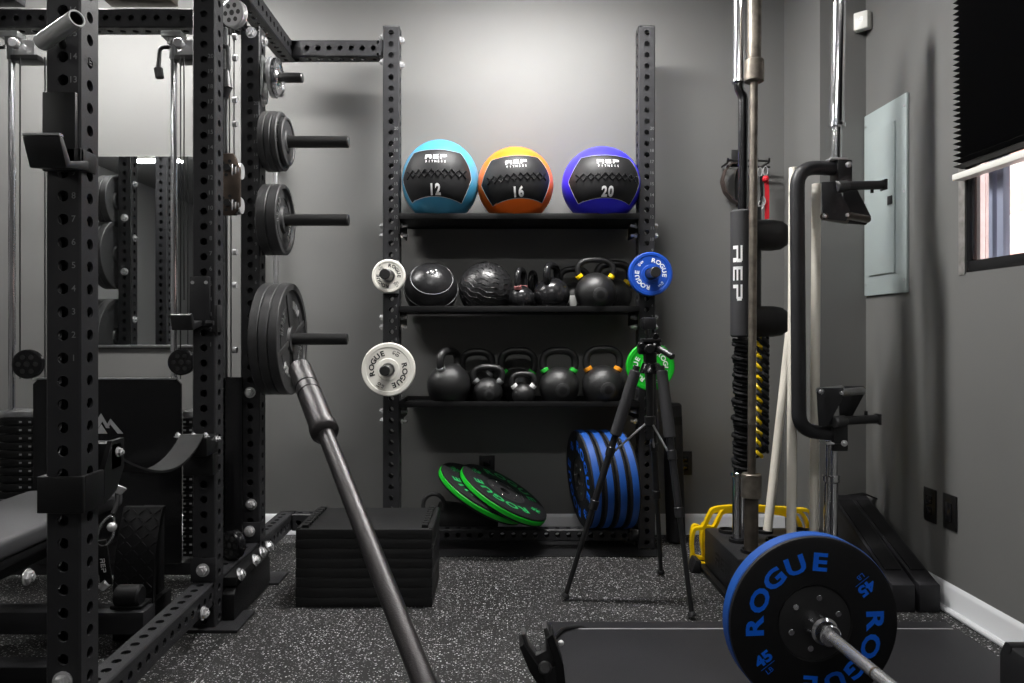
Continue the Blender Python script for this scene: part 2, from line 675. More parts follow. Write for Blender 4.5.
# right wall with the window hole
WY0, WY1, WZ0, WZ1 = 1.35, 2.545, 1.205, 2.3
mb = MB()
mb.box((XR, YF, 0), (XR + .05, WY0, H))
mb.box((XR, WY1, 0), (XR + .05, YB, H))
mb.box((XR, WY0, 0), (XR + .05, WY1, WZ0))
mb.box((XR, WY0, WZ1), (XR + .05, WY1, H))
struct('wall_right', mb, M_wall)
# baseboards
BBP = [(0, 0), (.016, 0), (.016, .012), (.011, .02), (.011, .082), (.007, .092), (0, .1)]
mb = MB()
mb.prism(BBP, 0, COLX - XL, Matrix.Translation((XL, YB, 0)) @ Matrix(((0, 0, 1, 0), (-1, 0, 0, 0), (0, 1, 0, 0), (0, 0, 0, 1))))
struct('baseboard_back', mb, M_white_trim)
mb = MB()
mb.prism(BBP, YF, COLY, Matrix.Translation((XR, 0, 0)) @ Matrix(((-1, 0, 0, 0), (0, 0, 1, 0), (0, 1, 0, 0), (0, 0, 0, 1))))
mb.cyl((XR - .02, YF, .010), (XR - .02, COLY, .010), .011, seg=10)
struct('baseboard_right', mb, M_white_trim)

# window: frame, sash, pane
wroot = bpy.data.objects.new('window_1', None); col.objects.link(wroot)
wroot.location = (XR, WY1, WZ0); wroot['kind'] = 'structure'
mb = MB()
xf0, xf1 = XR + .002, XR + .02
for lo, hi in (((xf0, WY0, WZ0), (xf1, WY1, WZ0 + .04)), ((xf0, WY1 - .03, WZ0 + .04), (xf1, WY1, WZ1)),
               ((xf0, WY0, WZ0 + .04), (xf1, WY0 + .03, WZ1)), ((xf0, WY0 + .03, WZ1 - .03), (xf1, WY1 - .03, WZ1))):
    mb.box(lo, hi, .003)
wpart('window_frame', mb, M_gloss, wroot)
mb = MB()
mb.box((XR - .004, WY1 + .0005, WZ0 - .006), (XR - .0005, WY1 + .036, WZ1), .001)
wpart('window_jamb', mb, M_oldwood, wroot)
mb = MB()
mb.box((xf1 + .001, WY1 - .105, WZ0 + .04), (xf1 + .03, WY1 - .085, WZ1 - .03), .003)
mb.box((xf1 + .006, WY1 - .15, WZ0 + .04), (xf1 + .03, WY1 - .118, WZ1 - .03), .003)
wpart('window_sash', mb, M_alu, wroot)
wpart('window_pane', MB().box((xf1 + .034, WY0 + .02, WZ0 + .02), (xf1 + .038, WY1 - .02, WZ1 - .02)), M_glass, wroot)
# outside: brick reveal, the neighbour's brick wall and a white globe lamp on it
struct('wall_outside', MB().box((2.7, -1.5, -.3), (2.85, 7.5, 2.1)), M_brick)
struct('trim_1', MB().box((XR + .0505, WY1 + .03, .2), (XR + .16, WY1 + .2, 2.6)), mat('pink_masonry', (.66, .5, .48), .8, vary=.1, vscale=20))
gl = thing('globe_lamp', 'round white globe lamp on the pink brick wall outside the window', 'lamp', (2.58, 3.6, 1.49))
wpart('globe', MB().sphere((2.57, 3.6, 1.49), .1), M_globe, gl)
wpart('wall_mount', MB().cyl((2.7, 3.6, 1.49), (2.66, 3.6, 1.49), .05), M_sensor, gl)

# pleated blind
bl = thing('pleated_blind', 'black pleated blind half lowered over the window on the right wall', 'blind', (XR - .03, 1.95, 1.54))
mb = MB()
zt, zb, pl = 2.42, 1.545, .0195
n = int((zt - zb) / pl)
BY0, BY1 = 1.25, 2.538
for i in range(n):
    za, zm, zc = zt - i * pl, zt - (i + .5) * pl, zt - (i + 1) * pl
    x0, x1 = XR - .02, XR - .045
    vs = [(x0, BY0, za), (x0, BY1, za), (x1, BY1 + .008, zm), (x1, BY0, zm), (x0, BY1, zc), (x0, BY0, zc)]
    mb.add(vs, [(0, 1, 2, 3), (3, 2, 4, 5)])
    mb.add([(XR - .004, BY0, za), (XR - .004, BY1 - .006, za), (XR - .004, BY1 - .006, zc), (XR - .004, BY0, zc), vs[0], vs[1], vs[4], vs[5]],
           [(0, 1, 2, 3), (1, 5, 6, 2)])
wpart('pleated_fabric', mb, M_blind, bl, smooth=5)
wpart('bottom_rail', MB().box((XR - .047, BY0, zb - .022), (XR - .006, BY1 + .01, zb), .003), M_sensor, bl)
wpart('head_rail', MB().box((XR - .05, BY0, zt), (XR - .004, BY1, zt + .05), .003), M_black, bl)

# breaker panel
bp_ = thing('breaker_panel', 'flat pale grey electrical breaker panel on the right wall by the corner', 'electrical panel', (XR, 3.06, 1.157))
y0, y1, z0, z1 = 2.895, 3.228, 1.157, 1.945
wpart('cover_plate', MB().box((XR - .012, y0, z0), (XR - .0005, y1, z1), .003), M_panel, bp_)
dr = wpart('panel_door', MB().box((XR - .02, y0 + .075, z0 + .085), (XR - .0125, y1 - .05, z1 - .09), .002), M_panel, bp_)
wpart('latch', MB().box((XR - .026, y0 + .085, 1.52), (XR - .0205, y0 + .118, 1.555), .002), M_black, dr)
for yy in (y0 + .015, y1 - .015):
    for zz in (z0 + .05, z0 + .4, z1 - .05):
        wpart('screw', MB().cyl((XR - .012, yy, zz), (XR - .0145, yy, zz), .005, seg=10), M_brushed, bp_)
# motion sensor in the corner
q = V((XR - .02, COLY - .02, 2.36))
ms = thing('motion_sensor', 'small white motion sensor high in the corner above the breaker panel', 'sensor', (XR - .03, COLY - .03, 2.31))
Ms = Matrix.Translation((XR - .032, COLY - .032, 2.352)) @ Matrix.Scale(.8, 4) @ Matrix.Rotation(R(-45), 4, 'Z')
mb = MB()
mb.prism([(-.045, .02), (-.036, -.03), (.036, -.03), (.045, .02)], -.048, .048, Ms, .006)
wpart('housing', mb, M_sensor, ms)
mb = MB()
mb.lathe([(.012, 0), (.012, .002), (.009, .002), (.009, 0)], 20, Ms @ Matrix.Translation((0, -.03, .006)) @ Matrix.Rotation(R(90), 4, 'X'))
wpart('sensor_ring', mb, M_silver, ms)


def wall_plate(name, c, n, w, h, label, cat, slots=True, group=None):
    o = thing(name, label, cat, c, group=group)
    M = Matrix.Translation(V(c)) @ frame(n).to_4x4()
    mb = MB(); mb.box((-w / 2, -h / 2, .0005), (w / 2, h / 2, .007), .003, M)
    wpart('cover', mb, M_outlet, o)
    if slots:
        for s in (-1, 1):
            mb = MB(); mb.box((-.017, s * .02 - .014, .007), (.017, s * .02 + .014, .0085), .002, M)
            wpart('socket', mb, M_gloss, o)
    else:
        mb = MB(); mb.box((-.017, -.033, .007), (.017, .033, .011), .002, M)
        wpart('rocker', mb, M_gloss, o)


wall_plate('wall_outlet', P(487, 467, YB), (0, -1, 0), .078, .118, 'black wall outlet behind the rack above the green-edged plates', 'outlet')
wall_plate('wall_outlet', P(684, 463, YB), (0, -1, 0), .078, .118, 'black wall outlet on the back wall right of the tripod', 'outlet')
yA = XR / ((931 - 498) / F); yB = XR / ((951 - 498) / F)
wall_plate('wall_outlet', (XR, yA, 1 - (505 - 332) / F * yA), (-1, 0, 0), .078, .125, 'black cover plate on the right wall, left one of the pair above the black ramps', 'outlet')
wall_plate('wall_switch', (XR, yB, 1 - (512 - 332) / F * yB), (-1, 0, 0), .078, .125, 'black cover plate on the right wall, right one of the pair above the white baseboard', 'switch', slots=False)

# mirror panels on the back wall
mz0, mz1 = .937, 1.868
for u0, u1, lab in ((88, 131, 'wall mirror panel left of the seam, seen between the rack uprights'), (131.4, 213, 'wall mirror panel right of the seam, behind the chrome guide rod')):
    x0, x1 = (u0 - 498) / F * YB, (u1 - 498) / F * YB
    r_ = thing('mirror_panel', lab, 'mirror', ((x0 + x1) / 2, YB - .004, mz0), group='mirror panels on the back wall')
    wpart('glass', MB().box((x0, YB - .006, mz0), (x1, YB - .0015, mz1)), M_mirror, r_)
    wpart('bottom_channel', MB().box((x0, YB - .012, mz0 - .014), (x1, YB - .0005, mz0 - .0005), .002), M_brushed, r_)

# conduit on the back wall
cx_ = (276 - 498) / F * 3.6
co = thing('wall_conduit', 'slim grey metal pipe on the back wall behind the iron plates', 'pipe', (cx_, 3.6, 1.0))
wpart('pipe', MB().cyl((cx_, 3.6, 1.05), (cx_, 3.6, 1.86), .0125), M_brushed, co)
for z in (1.1, 1.8):
    wpart('pipe_clip', MB().box((cx_ - .02, 3.585, z), (cx_ + .02, YB - .0005, z + .02), .002), M_brushed, co)

# ceiling lamps
LAMPS = [(.15, 2.80, .8, .88), (-1.8, 2.99, 1.3, .46), (1.2, 1.9, .5, .06), (-3.4, -.06, .5, .22), (-3.4, .4, .5, .22), (-.1, .9, 1.2, .16), (-1.7, -1.4, 1.2, .03)]
for i, (x, y, l, pw) in enumerate(LAMPS):
    t = thing('ceiling_light', ['white strip light on the ceiling above the medicine balls', 'white strip light on the ceiling above the cable rack'][i] if i < 2 else 'white strip light on the ceiling farther into the room',
              'ceiling light', (x, y, H - .05), group='strip lights on the ceiling')
    lpart('housing', MB().box((-l / 2, -.06, .012), (l / 2, .06, .0495), .004), M_sensor, t)
    lpart('diffuser', MB().box((-l / 2 + .01, -.05, 0), (l / 2 - .01, .05, .0115), .003), mat('lit_lamp_diffuser', (1.0, .985, .96), .5, emit=330 * pw), t)


# ================================================================== POWER RACK
W = .0762
u1 = V((-.953, 1.61 + W / 2, 0)); u2 = V((-.985, 2.46 + W / 2, 0)); u3 = V((-.985, 2.92 + W / 2, 0))
RX = -.985
CY = 3.37 + W / 2            # storage upright centre depth
ULX, URX = -.4906, .683
TOP = 2.34
rack = thing('power_rack', 'tall black perforated steel power rack with plate pegs on the left', 'power rack', (RX, 2.4, 0))


def upright(x, y, z0, z1, name, root):
    mb = MB()
    n = int((z1 - z0) / PITCH_H)
    holed(mb, (x, y, z0), (x, y, z1), W, W, (1, 0, 0))
    return wpart(name, mb, M_powder, root)


upright(u1.x, u1.y, .003, TOP + .05, 'upright', rack)
upright(u2.x, u2.y, .012, TOP + .05, 'upright', rack)
upright(u3.x, u3.y, .012, 2.215, 'upright', rack)
upright(-2.17, u2.y, .012, TOP + .05, 'upright', rack)
upright(-2.17, u3.y, .012, 2.215, 'upright', rack)
for z_ in (1.765, 1.451, .972):
    pg = wpart('weight_peg', MB().cyl((-2.17 - W / 2 - .012, u3.y, z_), (-2.55, u3.y, z_), .024, seg=24, bev=.004), M_peg, rack)
    wpart('bolt', bolt((-2.17 + W / 2, u3.y, z_ + .1), (1, 0, 0), .0165, .013), M_zinc, rack)
    wpart('bolt', bolt((-2.17, u3.y + W / 2, z_ - .1), (0, 1, 0), .0165, .013), M_zinc, rack)
# numbers
mb = MB()
for uu, zt_ in ((u1, 1.93), (u2, 1.945), (u3, 1.93)):
    numbers_on(mb, uu.x, uu.y - W / 2, zt_, 20)
wpart('hole_numbers', mb, mat('dim_number_marking', (.16, .16, .165), .5), rack)
mb = MB()
Mx = Matrix.Translation((u1.x + W / 2 + .0004, u1.y, 1.605)) @ Matrix(((0, 0, 1, 0), (1, 0, 0, 0), (0, 1, 0, 0), (0, 0, 0, 1)))
put_rep(mb, Mx, .014, .9)
wpart('lettering', mb, M_darkmark, rack)
# beams: rear crossmember, long top side beam, floor beams
mb = MB(); holed(mb, (-2.3, 2.92 + .038, 2.248), (RX - W / 2, 2.92 + .038, 2.248), W, W, (0, 0, 1)); wpart('rear_crossbeam', mb, M_powder, rack)
mb = MB(); holed(mb, (RX, 1.2, TOP - W / 2), (RX, 3.37 + W, TOP - W / 2), W, W, (0, 0, 1)); wpart('top_side_beam', mb, M_powder, rack)
mb = MB(); holed(mb, (RX + W / 2, CY, TOP - W / 2), (ULX - W / 2 - .001, CY, TOP - W / 2), W, W, (0, 0, 1), start=.045); wpart('corner_crossbeam', mb, M_powder, rack)
mb = MB(); holed(mb, (-.966, u1.y + W / 2, .125), (RX, u2.y - W / 2 - .001, .125), W, .07, (0, 0, 1)); wpart('floor_beam', mb, M_powder, rack)
mb = MB(); holed(mb, (RX, u2.y + W / 2 + .001, .125), (RX, u3.y - W / 2 - .001, .125), W, .07, (0, 0, 1)); wpart('floor_beam', mb, M_powder, rack)
mb = MB(); holed(mb, (RX, u3.y + W / 2 + .001, .125), (RX, CY + W / 2, .125), W, .07, (0, 0, 1)); wpart('floor_beam', mb, M_powder, rack)
mb = MB(); holed(mb, (RX + W / 2, CY, .125), (ULX - W / 2 - .001, CY, .125), W, .07, (0, 0, 1)); wpart('floor_beam', mb, M_powder, rack)
mb = MB(); mb.box((-2.3, 2.28, .06), (-1.10, 2.36, .13), .004); wpart('floor_crossbeam', mb, M_powder, rack)
# feet and connector plates
mb = MB(); mb.box((u2.x - .09, u2.y - .06, .0), (u2.x + .12, u2.y + .12, .011), .002); wpart('foot_plate', mb, M_powder, rack)
mb = MB(); mb.box((u3.x - .09, u3.y - .06, .0), (u3.x + .12, u3.y + .08, .011), .002); wpart('foot_plate', mb, M_powder, rack)
mb = MB(); mb.prism([(2.52, .0), (2.92, .0), (2.92, .105), (2.89, .125), (2.55, .125), (2.52, .1)], -.946, -.905, Matrix(((0, 0, 1, 0), (1, 0, 0, 0), (0, 1, 0, 0), (0, 0, 0, 1))), .003)
wpart('side_connector', mb, M_shelf, rack)
mb = MB(); mb.box((u2.x - W / 2 - .004, u2.y - W / 2 - .006, .165), (u2.x + W / 2 + .004, u2.y - W / 2, .245), .002); wpart('bolt_plate', mb, M_powder, rack)
mb = MB(); mb.box((u3.x - W / 2 - .004, u3.y - W / 2 - .006, .165), (u3.x + W / 2 + .004, u3.y - W / 2, .245), .002); wpart('bolt_plate', mb, M_powder, rack)
BOLTS = [((u2.x, u2.y - W / 2 - .006, .205), (0, -1, 0)), ((u3.x, u3.y - W / 2 - .006, .21), (0, -1, 0)), ((u3.x, u3.y - W / 2, .76), (0, -1, 0)), ((u3.x + .005, u3.y - W / 2, .315), (0, -1, 0)),
         ((u1.x, u1.y - W / 2, .235), (0, -1, 0)),
         ((u3.x + W / 2, u3.y, 2.17), (1, 0, 0)), ((u3.x + W / 2, u3.y, 2.075), (1, 0, 0)), ((u3.x + W / 2, u3.y, 1.93), (1, 0, 0)),
         ((u3.x + .005, u3.y - W / 2, 2.19), (0, -1, 0)),
         ((-.9, 2.56, .155), (1, 0, .4)), ((-.9, 2.72, .155), (1, 0, .4)), ((-.9, 2.80, .16), (1, 0, .4)), ((-.9, 2.88, .16), (1, 0, .4)),
         ((-.94, 2.34, .105), (1, 0, 0))]
for p, n_ in BOLTS:
    wpart('bolt', bolt(p, n_, .0165, .013), M_zinc, rack)
mb = MB()
mb.box((-.946, 2.53, .125), (-.9, 2.9, .156), .003); wpart('connector_rail', mb, M_shelf, rack)
# plate pegs with mounting plates
PEGY = u3.y
PEGS = [(2.023, -.785, .020), (1.765, -.60, .024), (1.451, -.60, .024), (.972, -.605, .024)]
for z, xe, r_ in PEGS:
    pg = wpart('weight_peg', MB().cyl((u3.x + W / 2 + .012, PEGY, z), (xe, PEGY, z), r_, seg=28, bev=.004), M_peg, rack)
    wpart('peg_flange', MB().box((u3.x + W / 2 + .0005, PEGY - .036, z - .08), (u3.x + W / 2 + .012, PEGY + .036, z + .08), .003), M_silver, pg)
# multi-grip top plate
mb = MB(); mb.box((-1.57, 2.93, 2.32), (-1.3, 2.99, 2.5), .004); wpart('top_plate', mb, M_rustdark, rack)
mb = MB(); mb.box((-2.3, 2.93, 2.32), (-1.92, 2.99, 2.5), .004); wpart('top_plate', mb, M_powder, rack)

# J-cups
jc = thing('j_cup', 'black padded bar holder on the front of the nearest rack upright', 'bar holder', (u1.x, 1.58, 1.36))
yf = u1.y - W / 2
mb = MB(); mb.box((u1.x - .039, yf - .012, 1.35), (u1.x + .034, yf - .0005, 1.523), .003); wpart('back_plate', mb, M_shelf, jc)
mb = MB(); mb.box((u1.x + W / 2 + .0005, yf - .012, 1.355), (u1.x + W / 2 + .008, yf + .05, 1.40), .002)
mb.box((u1.x + .0, yf - .012, 1.355), (u1.x + W / 2 + .008, yf - .0005, 1.40), .002); wpart('side_bracket', mb, M_shelf, jc)
mb = MB()
YZ = Matrix(((0, 0, 1, 0), (1, 0, 0, 0), (0, 1, 0, 0), (0, 0, 0, 1)))
mb.prism([(yf - .012, 1.352), (yf - .012, 1.372), (yf - .08, 1.355), (yf - .105, 1.398), (yf - .12, 1.398), (yf - .095, 1.338)], -.966, -.889, YZ, .003)
wpart('cradle', mb, M_black, jc)
mb = MB(); mb.prism([(yf - .104, 1.399), (yf - .121, 1.399), (yf - .119, 1.404), (yf - .106, 1.404)], -.965, -.89, YZ); wpart('lip_edge', mb, M_silver, jc)

jc2 = thing('j_cup', 'small black bar holder on the middle rack upright, level with the lowest plate peg', 'bar holder', (u2.x, 2.42, 1.0))
yf = u2.y - W / 2
mb = MB(); mb.box((u2.x - .045, yf - .01, 1.02), (u2.x + .024, yf - .0005, 1.185), .003); wpart('back_plate', mb, M_powder, jc2)
mb = MB(); mb.prism([(yf - .01, 1.02), (yf - .01, 1.04), (yf - .07, 1.03), (yf - .09, 1.06), (yf - .1, 1.055), (yf - .085, 1.005)], u2.x - .07, u2.x + .0, YZ, .003); wpart('cradle', mb, M_black, jc2)
mb = MB(); mb.box((u2.x + W / 2 + .0005, yf - .012, 1.0), (u2.x + W / 2 + .012, yf + .03, 1.09), .002)
mb.cyl((u2.x + .02, yf - .03, 1.03), (u2.x + .045, yf - .03, 1.03), .008); wpart('side_bracket', mb, M_black, jc2)
for sx in (-.033, .012):
    wpart('screw', MB().cyl((u2.x + sx, yf - .01, 1.165), (u2.x + sx, yf - .013, 1.165), .006, seg=10), M_zinc, jc2)

# silver roller near the top of the nearest upright
ro = thing('silver_roller', 'silver tube roller fixed near the top of the nearest rack upright', 'roller', P(60, 30, 1.5))
pa, pb = P(41, 43, 1.585), P(77, 18, 1.515)
mb = MB()
M_ = Matrix.Translation(pa) @ frame(pb - pa).to_4x4()
L_ = (pb - pa).length
mb.lathe([(.0, 0), (.014, 0), (.017, .002), (.0175, .006), (.0175, L_), (.0145, L_), (.0145, L_ - .03)], 28, M_)
wpart('tube', mb, mat('bright_silver_paint', (.72, .73, .72), .3, .55), ro)
mb = MB(); mb.lathe([(.0143, L_ - .004), (.0143, L_ - .03), (0, L_ - .03)], 24, M_)
mb.cyl(pb - (pb - pa) * .5, V((u1.x, u1.y - W / 2 - .001, pb.z - .02)), .008)
wpart('core', mb, M_black, ro)

# strap safety between the first two uprights
ss = thing('strap_safety', 'sagging black safety strap between the first two rack uprights', 'safety strap', (-.95, 2.0, .6))
mb = MB()
o_ = .012
z0, z1 = .605, .685
for lo, hi in (((u1.x - W / 2 - o_, 1.61 - o_, z0), (u1.x + W / 2 + o_, 1.61 - .0005, z1)), ((u1.x + W / 2 + .0005, 1.61 - .0005, z0), (u1.x + W / 2 + o_, 1.61 + W, z1)),
               ((u1.x - W / 2 - o_, 1.61 - .0005, z0), (u1.x - W / 2 - .0005, 1.61 + W, z1))):
    mb.box(lo, hi, .002)
mb.prism([(1.61 + W, z0), (1.61 + W, z1), (1.72, z1 + .06), (1.775, z1 + .06), (1.775, z1 - .01), (1.74, z0 + .02)], u1.x + W / 2 + .0005, u1.x + W / 2 + o_, YZ)
mb.box((u1.x - .03, 1.715, z1 - .01), (u1.x + W / 2 + o_, 1.765, z1 + .055), .004)
wpart('front_bracket', mb, M_shelf, ss)
mb = MB()
yy = u2.y - W / 2
mb.box((u2.x - W / 2 - o_, yy - .1, .6), (u2.x + W / 2 + o_, yy - .0005, .66), .003)
mb.box((u2.x - W / 2 - o_, yy - .05, .53), (u2.x + W / 2 + o_, yy - .0005, .6), .003)
wpart('rear_bracket', mb, M_shelf, ss)
mb = MB()
a_, b_ = V((u1.x + .005, 1.765, .70)), V((u2.x, 2.37, .668))
pts = []
for i in range(15):
    t = i / 14
    p = a_.lerp(b_, t); p.z -= .075 * 4 * t * (1 - t) * (1 + .5 * (t - .5)); pts.append(p)
mb.tube(pts, .0, flat=(.075, .006, (1, 0, 0)))
wpart('webbing', mb, M_webbing, ss)
for p, n_ in (((u1.x + W / 2 + o_, 1.745, .715), (1, 0, 0)), ((u2.x + W / 2 + o_, yy - .02, .645), (1, 0, 0)), ((u2.x - .05, yy - .085, .661), (0, 0, 1)), ((u2.x + .0, yy - .085, .661), (0, 0, 1)), ((u2.x + .04, yy - .085, .661), (0, 0, 1))):
    wpart('bolt', bolt(p, n_, .009, .008), M_zinc, ss)

# ================================================================== CABLE MACHINE
cm = thing('cable_machine', 'black cable tower with weight stacks and chrome guide rods inside the rack', 'cable machine', (-1.54, 2.85, 0))
YC = 2.85


def cx(u, Y=YC):
    return (u - 498) / F * Y


def cz(v, Y=YC):
    return 1 + (332 - v) / F * Y


mb = MB()
xl, xr = cx(33), cx(181)
mb.prism([(xl, .1), (xr, .1), (xr, cz(384)), (xr - .02, cz(379)), (xl + .02, cz(379)), (xl, cz(384))], 0, .01, Matrix.Translation((0, YC, 0)) @ Matrix(((1, 0, 0, 0), (0, 0, 1, 0), (0, 1, 0, 0), (0, 0, 0, 1))))
shr = wpart('front_shroud', mb, M_gloss, cm)
mb = MB(); mb.box((xl, YC - .004, cz(379.5)), (xr - .02, YC + .03, cz(378)), .001); wpart('shroud_rim', mb, M_brushed, cm)
# peak emblem
mb = MB()
ME = Matrix.Translation((cx(104.5), YC - .001, cz(425.5))) @ Matrix.Rotation(R(90), 4, 'X')
s_ = YC / F
for i_, poly in enumerate(([(-15, -8), (-3.3, 12.5), (0, 7), (-9.5, -8)], [(-3.3, 12.5), (5.5, -2.5), (1.8, -2.5), (-3.3, 6.5)], [(6.3, 7), (19, -8), (13.5, -8), (6.3, .8)], [(6.3, 7), (1.2, -1.2), (3.6, -2.6), (6.6, 2)], [(-9, -8), (3.4, -8), (-2.8, 1.6)])):
    mb.add([(x * s_, y * s_, .0006 + .0003 * i_) for x, y in poly], [tuple(range(len(poly)))], ME)
wpart('peak_emblem', mb, M_mark, shr)
# side shroud behind the middle upright
mb = MB(); mb.box((cx(214, 2.9), 2.89, .1), (cx(243, 2.9), 2.905, cz(377, 2.9)), .003); wpart('side_shroud', mb, M_gloss, cm)
mb = MB(); mb.box((cx(-10), YC + .02, .05), (cx(240), YC + .14, .1), .004); wpart('base_beam', mb, M_powder, cm)
# weight stacks
for ua, ub in ((8, 28), (179, 190.5)):
    stk_x0, stk_x1 = (cx(ua) - .06, cx(ub)) if ua < 100 else (cx(ua), cx(ub) + .07)
    for k in range(17):
        z = .12 + k * .032
        sp = wpart('stack_plate', MB().box((stk_x0, YC + .03, z), (stk_x1, YC + .12, z + .0295), .003), M_shelf, cm)
        for ud in ((15.5, 25) if ua < 100 else (181.5, 187.5)):
            wpart('number_mark', MB().box((cx(ud) - .005, YC + .0285, z + .012), (cx(ud) + .005, YC + .0295, z + .019)), M_mark, sp)
    wpart('stack_cap', MB().box((stk_x0, YC + .028, .665), (stk_x1, YC + .122, .69), .003), M_brushed, cm)
# guide rods with trolleys
for u in (12, 174):
    x = cx(u, YC + .06)
    wpart('guide_rod', MB().cyl((x, YC + .06, .69), (x, YC + .06, cz(52)), .0125, seg=20), M_chrome, cm)
    mb = MB(); mb.box((x - .04, YC + .03, cz(33)), (x + .04, YC + .09, cz(27)), .004)
    mb.cyl((x, YC + .06, cz(40)), (x, YC + .06, cz(33)), .024)
    mb.cyl((x, YC + .06, cz(54)), (x, YC + .06, cz(40)), .017)
    wpart('rod_collar', mb, M_silver, cm)
    sg = 1
    mb = MB(); mb.box((x + .01, YC + .03, cz(57)), (x + .12, YC + .1, cz(51)), .006); wpart('rod_bracket', mb, M_black, cm)
    mb = MB(); mb.box((x + .02, YC + .04, cz(51)), (x + .10, YC + .09, cz(35)), .004); wpart('pulley_block', mb, M_zinc, cm)
    mb = MB(); mb.cyl((x + .04, YC + .025, cz(42)), (x + .04, YC + .0, cz(42)), .02, seg=18, bev=.004); wpart('round_knob', mb, M_zinc, cm)
    # hanging handle hook
    mb = MB()
    mb.tube([(x + .01, YC + .0, cz(47)), (x - .028, YC - .0, cz(47)), (x - .035, YC - .0, cz(70))], .008, fillet=.02)
    mb.cyl((x - .035, YC, cz(68)), (x - .028, YC, cz(78)), .016, seg=6)
    wpart('hook', mb, M_black, cm)
# cables
for u, v0, v1, y in ((20, 57, 379, 2.86), (45, 57, 379, 2.86), (180.5, 57, 379, 2.86), (226, 28, 378, 2.8), (229.5, 28, 155, 2.8), (234, 30, 160, 2.8), (231, 215, 378, 2.8), (184, 57, 300, 2.86)):
    wpart('cable', MB().cyl((cx(u, y), y, cz(v0, y)), (cx(u, y), y, cz(v1, y)), .0028, seg=8), M_black, cm)


def pulley(c, n, r, w, m, name='pulley', holes=6, root=cm):
    mb = MB()
    M = Matrix.Translation(V(c)) @ frame(n).to_4x4()
    mb.lathe([(0, 0), (r * .9, 0), (r, .003), (r, w * .25), (r * .86, w * .5), (r, w * .75), (r, w - .003), (r * .9, w), (0, w)], 32, M)
    o = wpart(name, mb, m, root, smooth=18)
    mb = MB()
    for k in range(holes):
        a = 2 * math.pi * k / holes
        mb.lathe([(r * .17, 0), (r * .17, .0008)], 14, M @ Matrix.Translation((r * .55 * math.cos(a), r * .55 * math.sin(a), w)), False, True)
    mb.lathe([(r * .2, 0), (r * .2, .001)], 14, M @ Matrix.Translation((0, 0, w)), False, True)
    wpart('pulley_hole', mb, M_darkmark, o)
    return o


pulley(P(237, 15, 2.78), (-.35, -1, -.1), .052, .03, M_zinc)
pulley(P(30, 364, 2.83), (.1, -1, 0), .056, .024, M_gloss)
pulley(P(183, 362, 2.83), (.1, -1, 0), .05, .024, M_gloss)
pulley(P(237, 544, 2.72), (-.6, -1, .1), .052, .035, M_gloss)
# swivel bracket with two stacked pulleys beside the middle upright
mb = MB()
cA, cB = P(228, 168, 2.70), P(228, 203, 2.70)
mb.prism([(cA.x - .028, cA.z + .055), (cA.x + .02, cA.z + .055), (cA.x + .045, cA.z), (cB.x + .045, cB.z - .01), (cB.x + .02, cB.z - .045), (cB.x - .02, cB.z - .045), (cB.x - .035, cB.z - .02), (cB.x - .035, cA.z + .02)], 0, .012,
         Matrix.Translation((0, 2.70, 0)) @ Matrix(((1, 0, 0, 0), (0, 0, 1, 0), (0, 1, 0, 0), (0, 0, 0, 1))), .003)
wpart('swivel_bracket', mb, M_bronze, cm)
for c in (cA, cB):
    for k in range(3):
        mb = MB(); mb.cyl((c.x + .012 + .011 * k, 2.73, c.z - .006), (c.x + .0195 + .011 * k, 2.73, c.z - .006), .037 - .003 * k, seg=24, bev=.002)
        wpart('pulley', mb, M_zinc, cm)
    wpart('hub', MB().cyl((c.x, 2.699, c.z), (c.x, 2.685, c.z), .014, seg=6), M_black, cm)
    mb = MB()
    for k in range(6):
        a = R(60 * k + 15)
        mb.cyl((c.x + .026 * math.cos(a), 2.6995, c.z + .026 * math.sin(a)), (c.x + .026 * math.cos(a), 2.698, c.z + .026 * math.sin(a)), .0065, seg=10)
    wpart('bracket_hole', mb, M_darkmark, cm)
# pop pin handle at the right of the middle upright
mb = MB(); px = P(227, 85, 2.56)
mb.tube([P(222, 46, 2.56), P(228, 47, 2.56), P(228, 70, 2.56), P(224, 80, 2.56)], .009, fillet=.012)
mb.cyl(P(226, 88, 2.56), P(226, 70, 2.56), .022, .012, seg=12)
mb.cyl(P(224, 98, 2.56), P(226, 88, 2.56), .014, .02, seg=12)
wpart('trolley_handle', mb, M_black, cm)
for v in (37, 58, 100, 124, 252, 285, 350):
    mb = MB(); mb.cyl(P(233, v, 2.79), P(237, v, 2.79), .012, seg=12); wpart('cable_stop', mb, M_zinc, cm)
# perforated strut inside the tower
mb = MB(); holed(mb, (cx(224, 2.9), 2.9, .1), (cx(224, 2.9), 2.9, 2.2), .025, .02, (1, 0, 0), hr=.006, pitch=.03, faces='a')
wpart('rear_strut', mb, mat('grey_strut_paint', (.16, .165, .17), .45), cm)
mb = MB(); mb.cyl((cx(221, 2.72), 2.72, .83), (cx(221, 2.72), 2.72, cz(216, 2.72)), .006); wpart('slide_rail', mb, M_silver, cm)

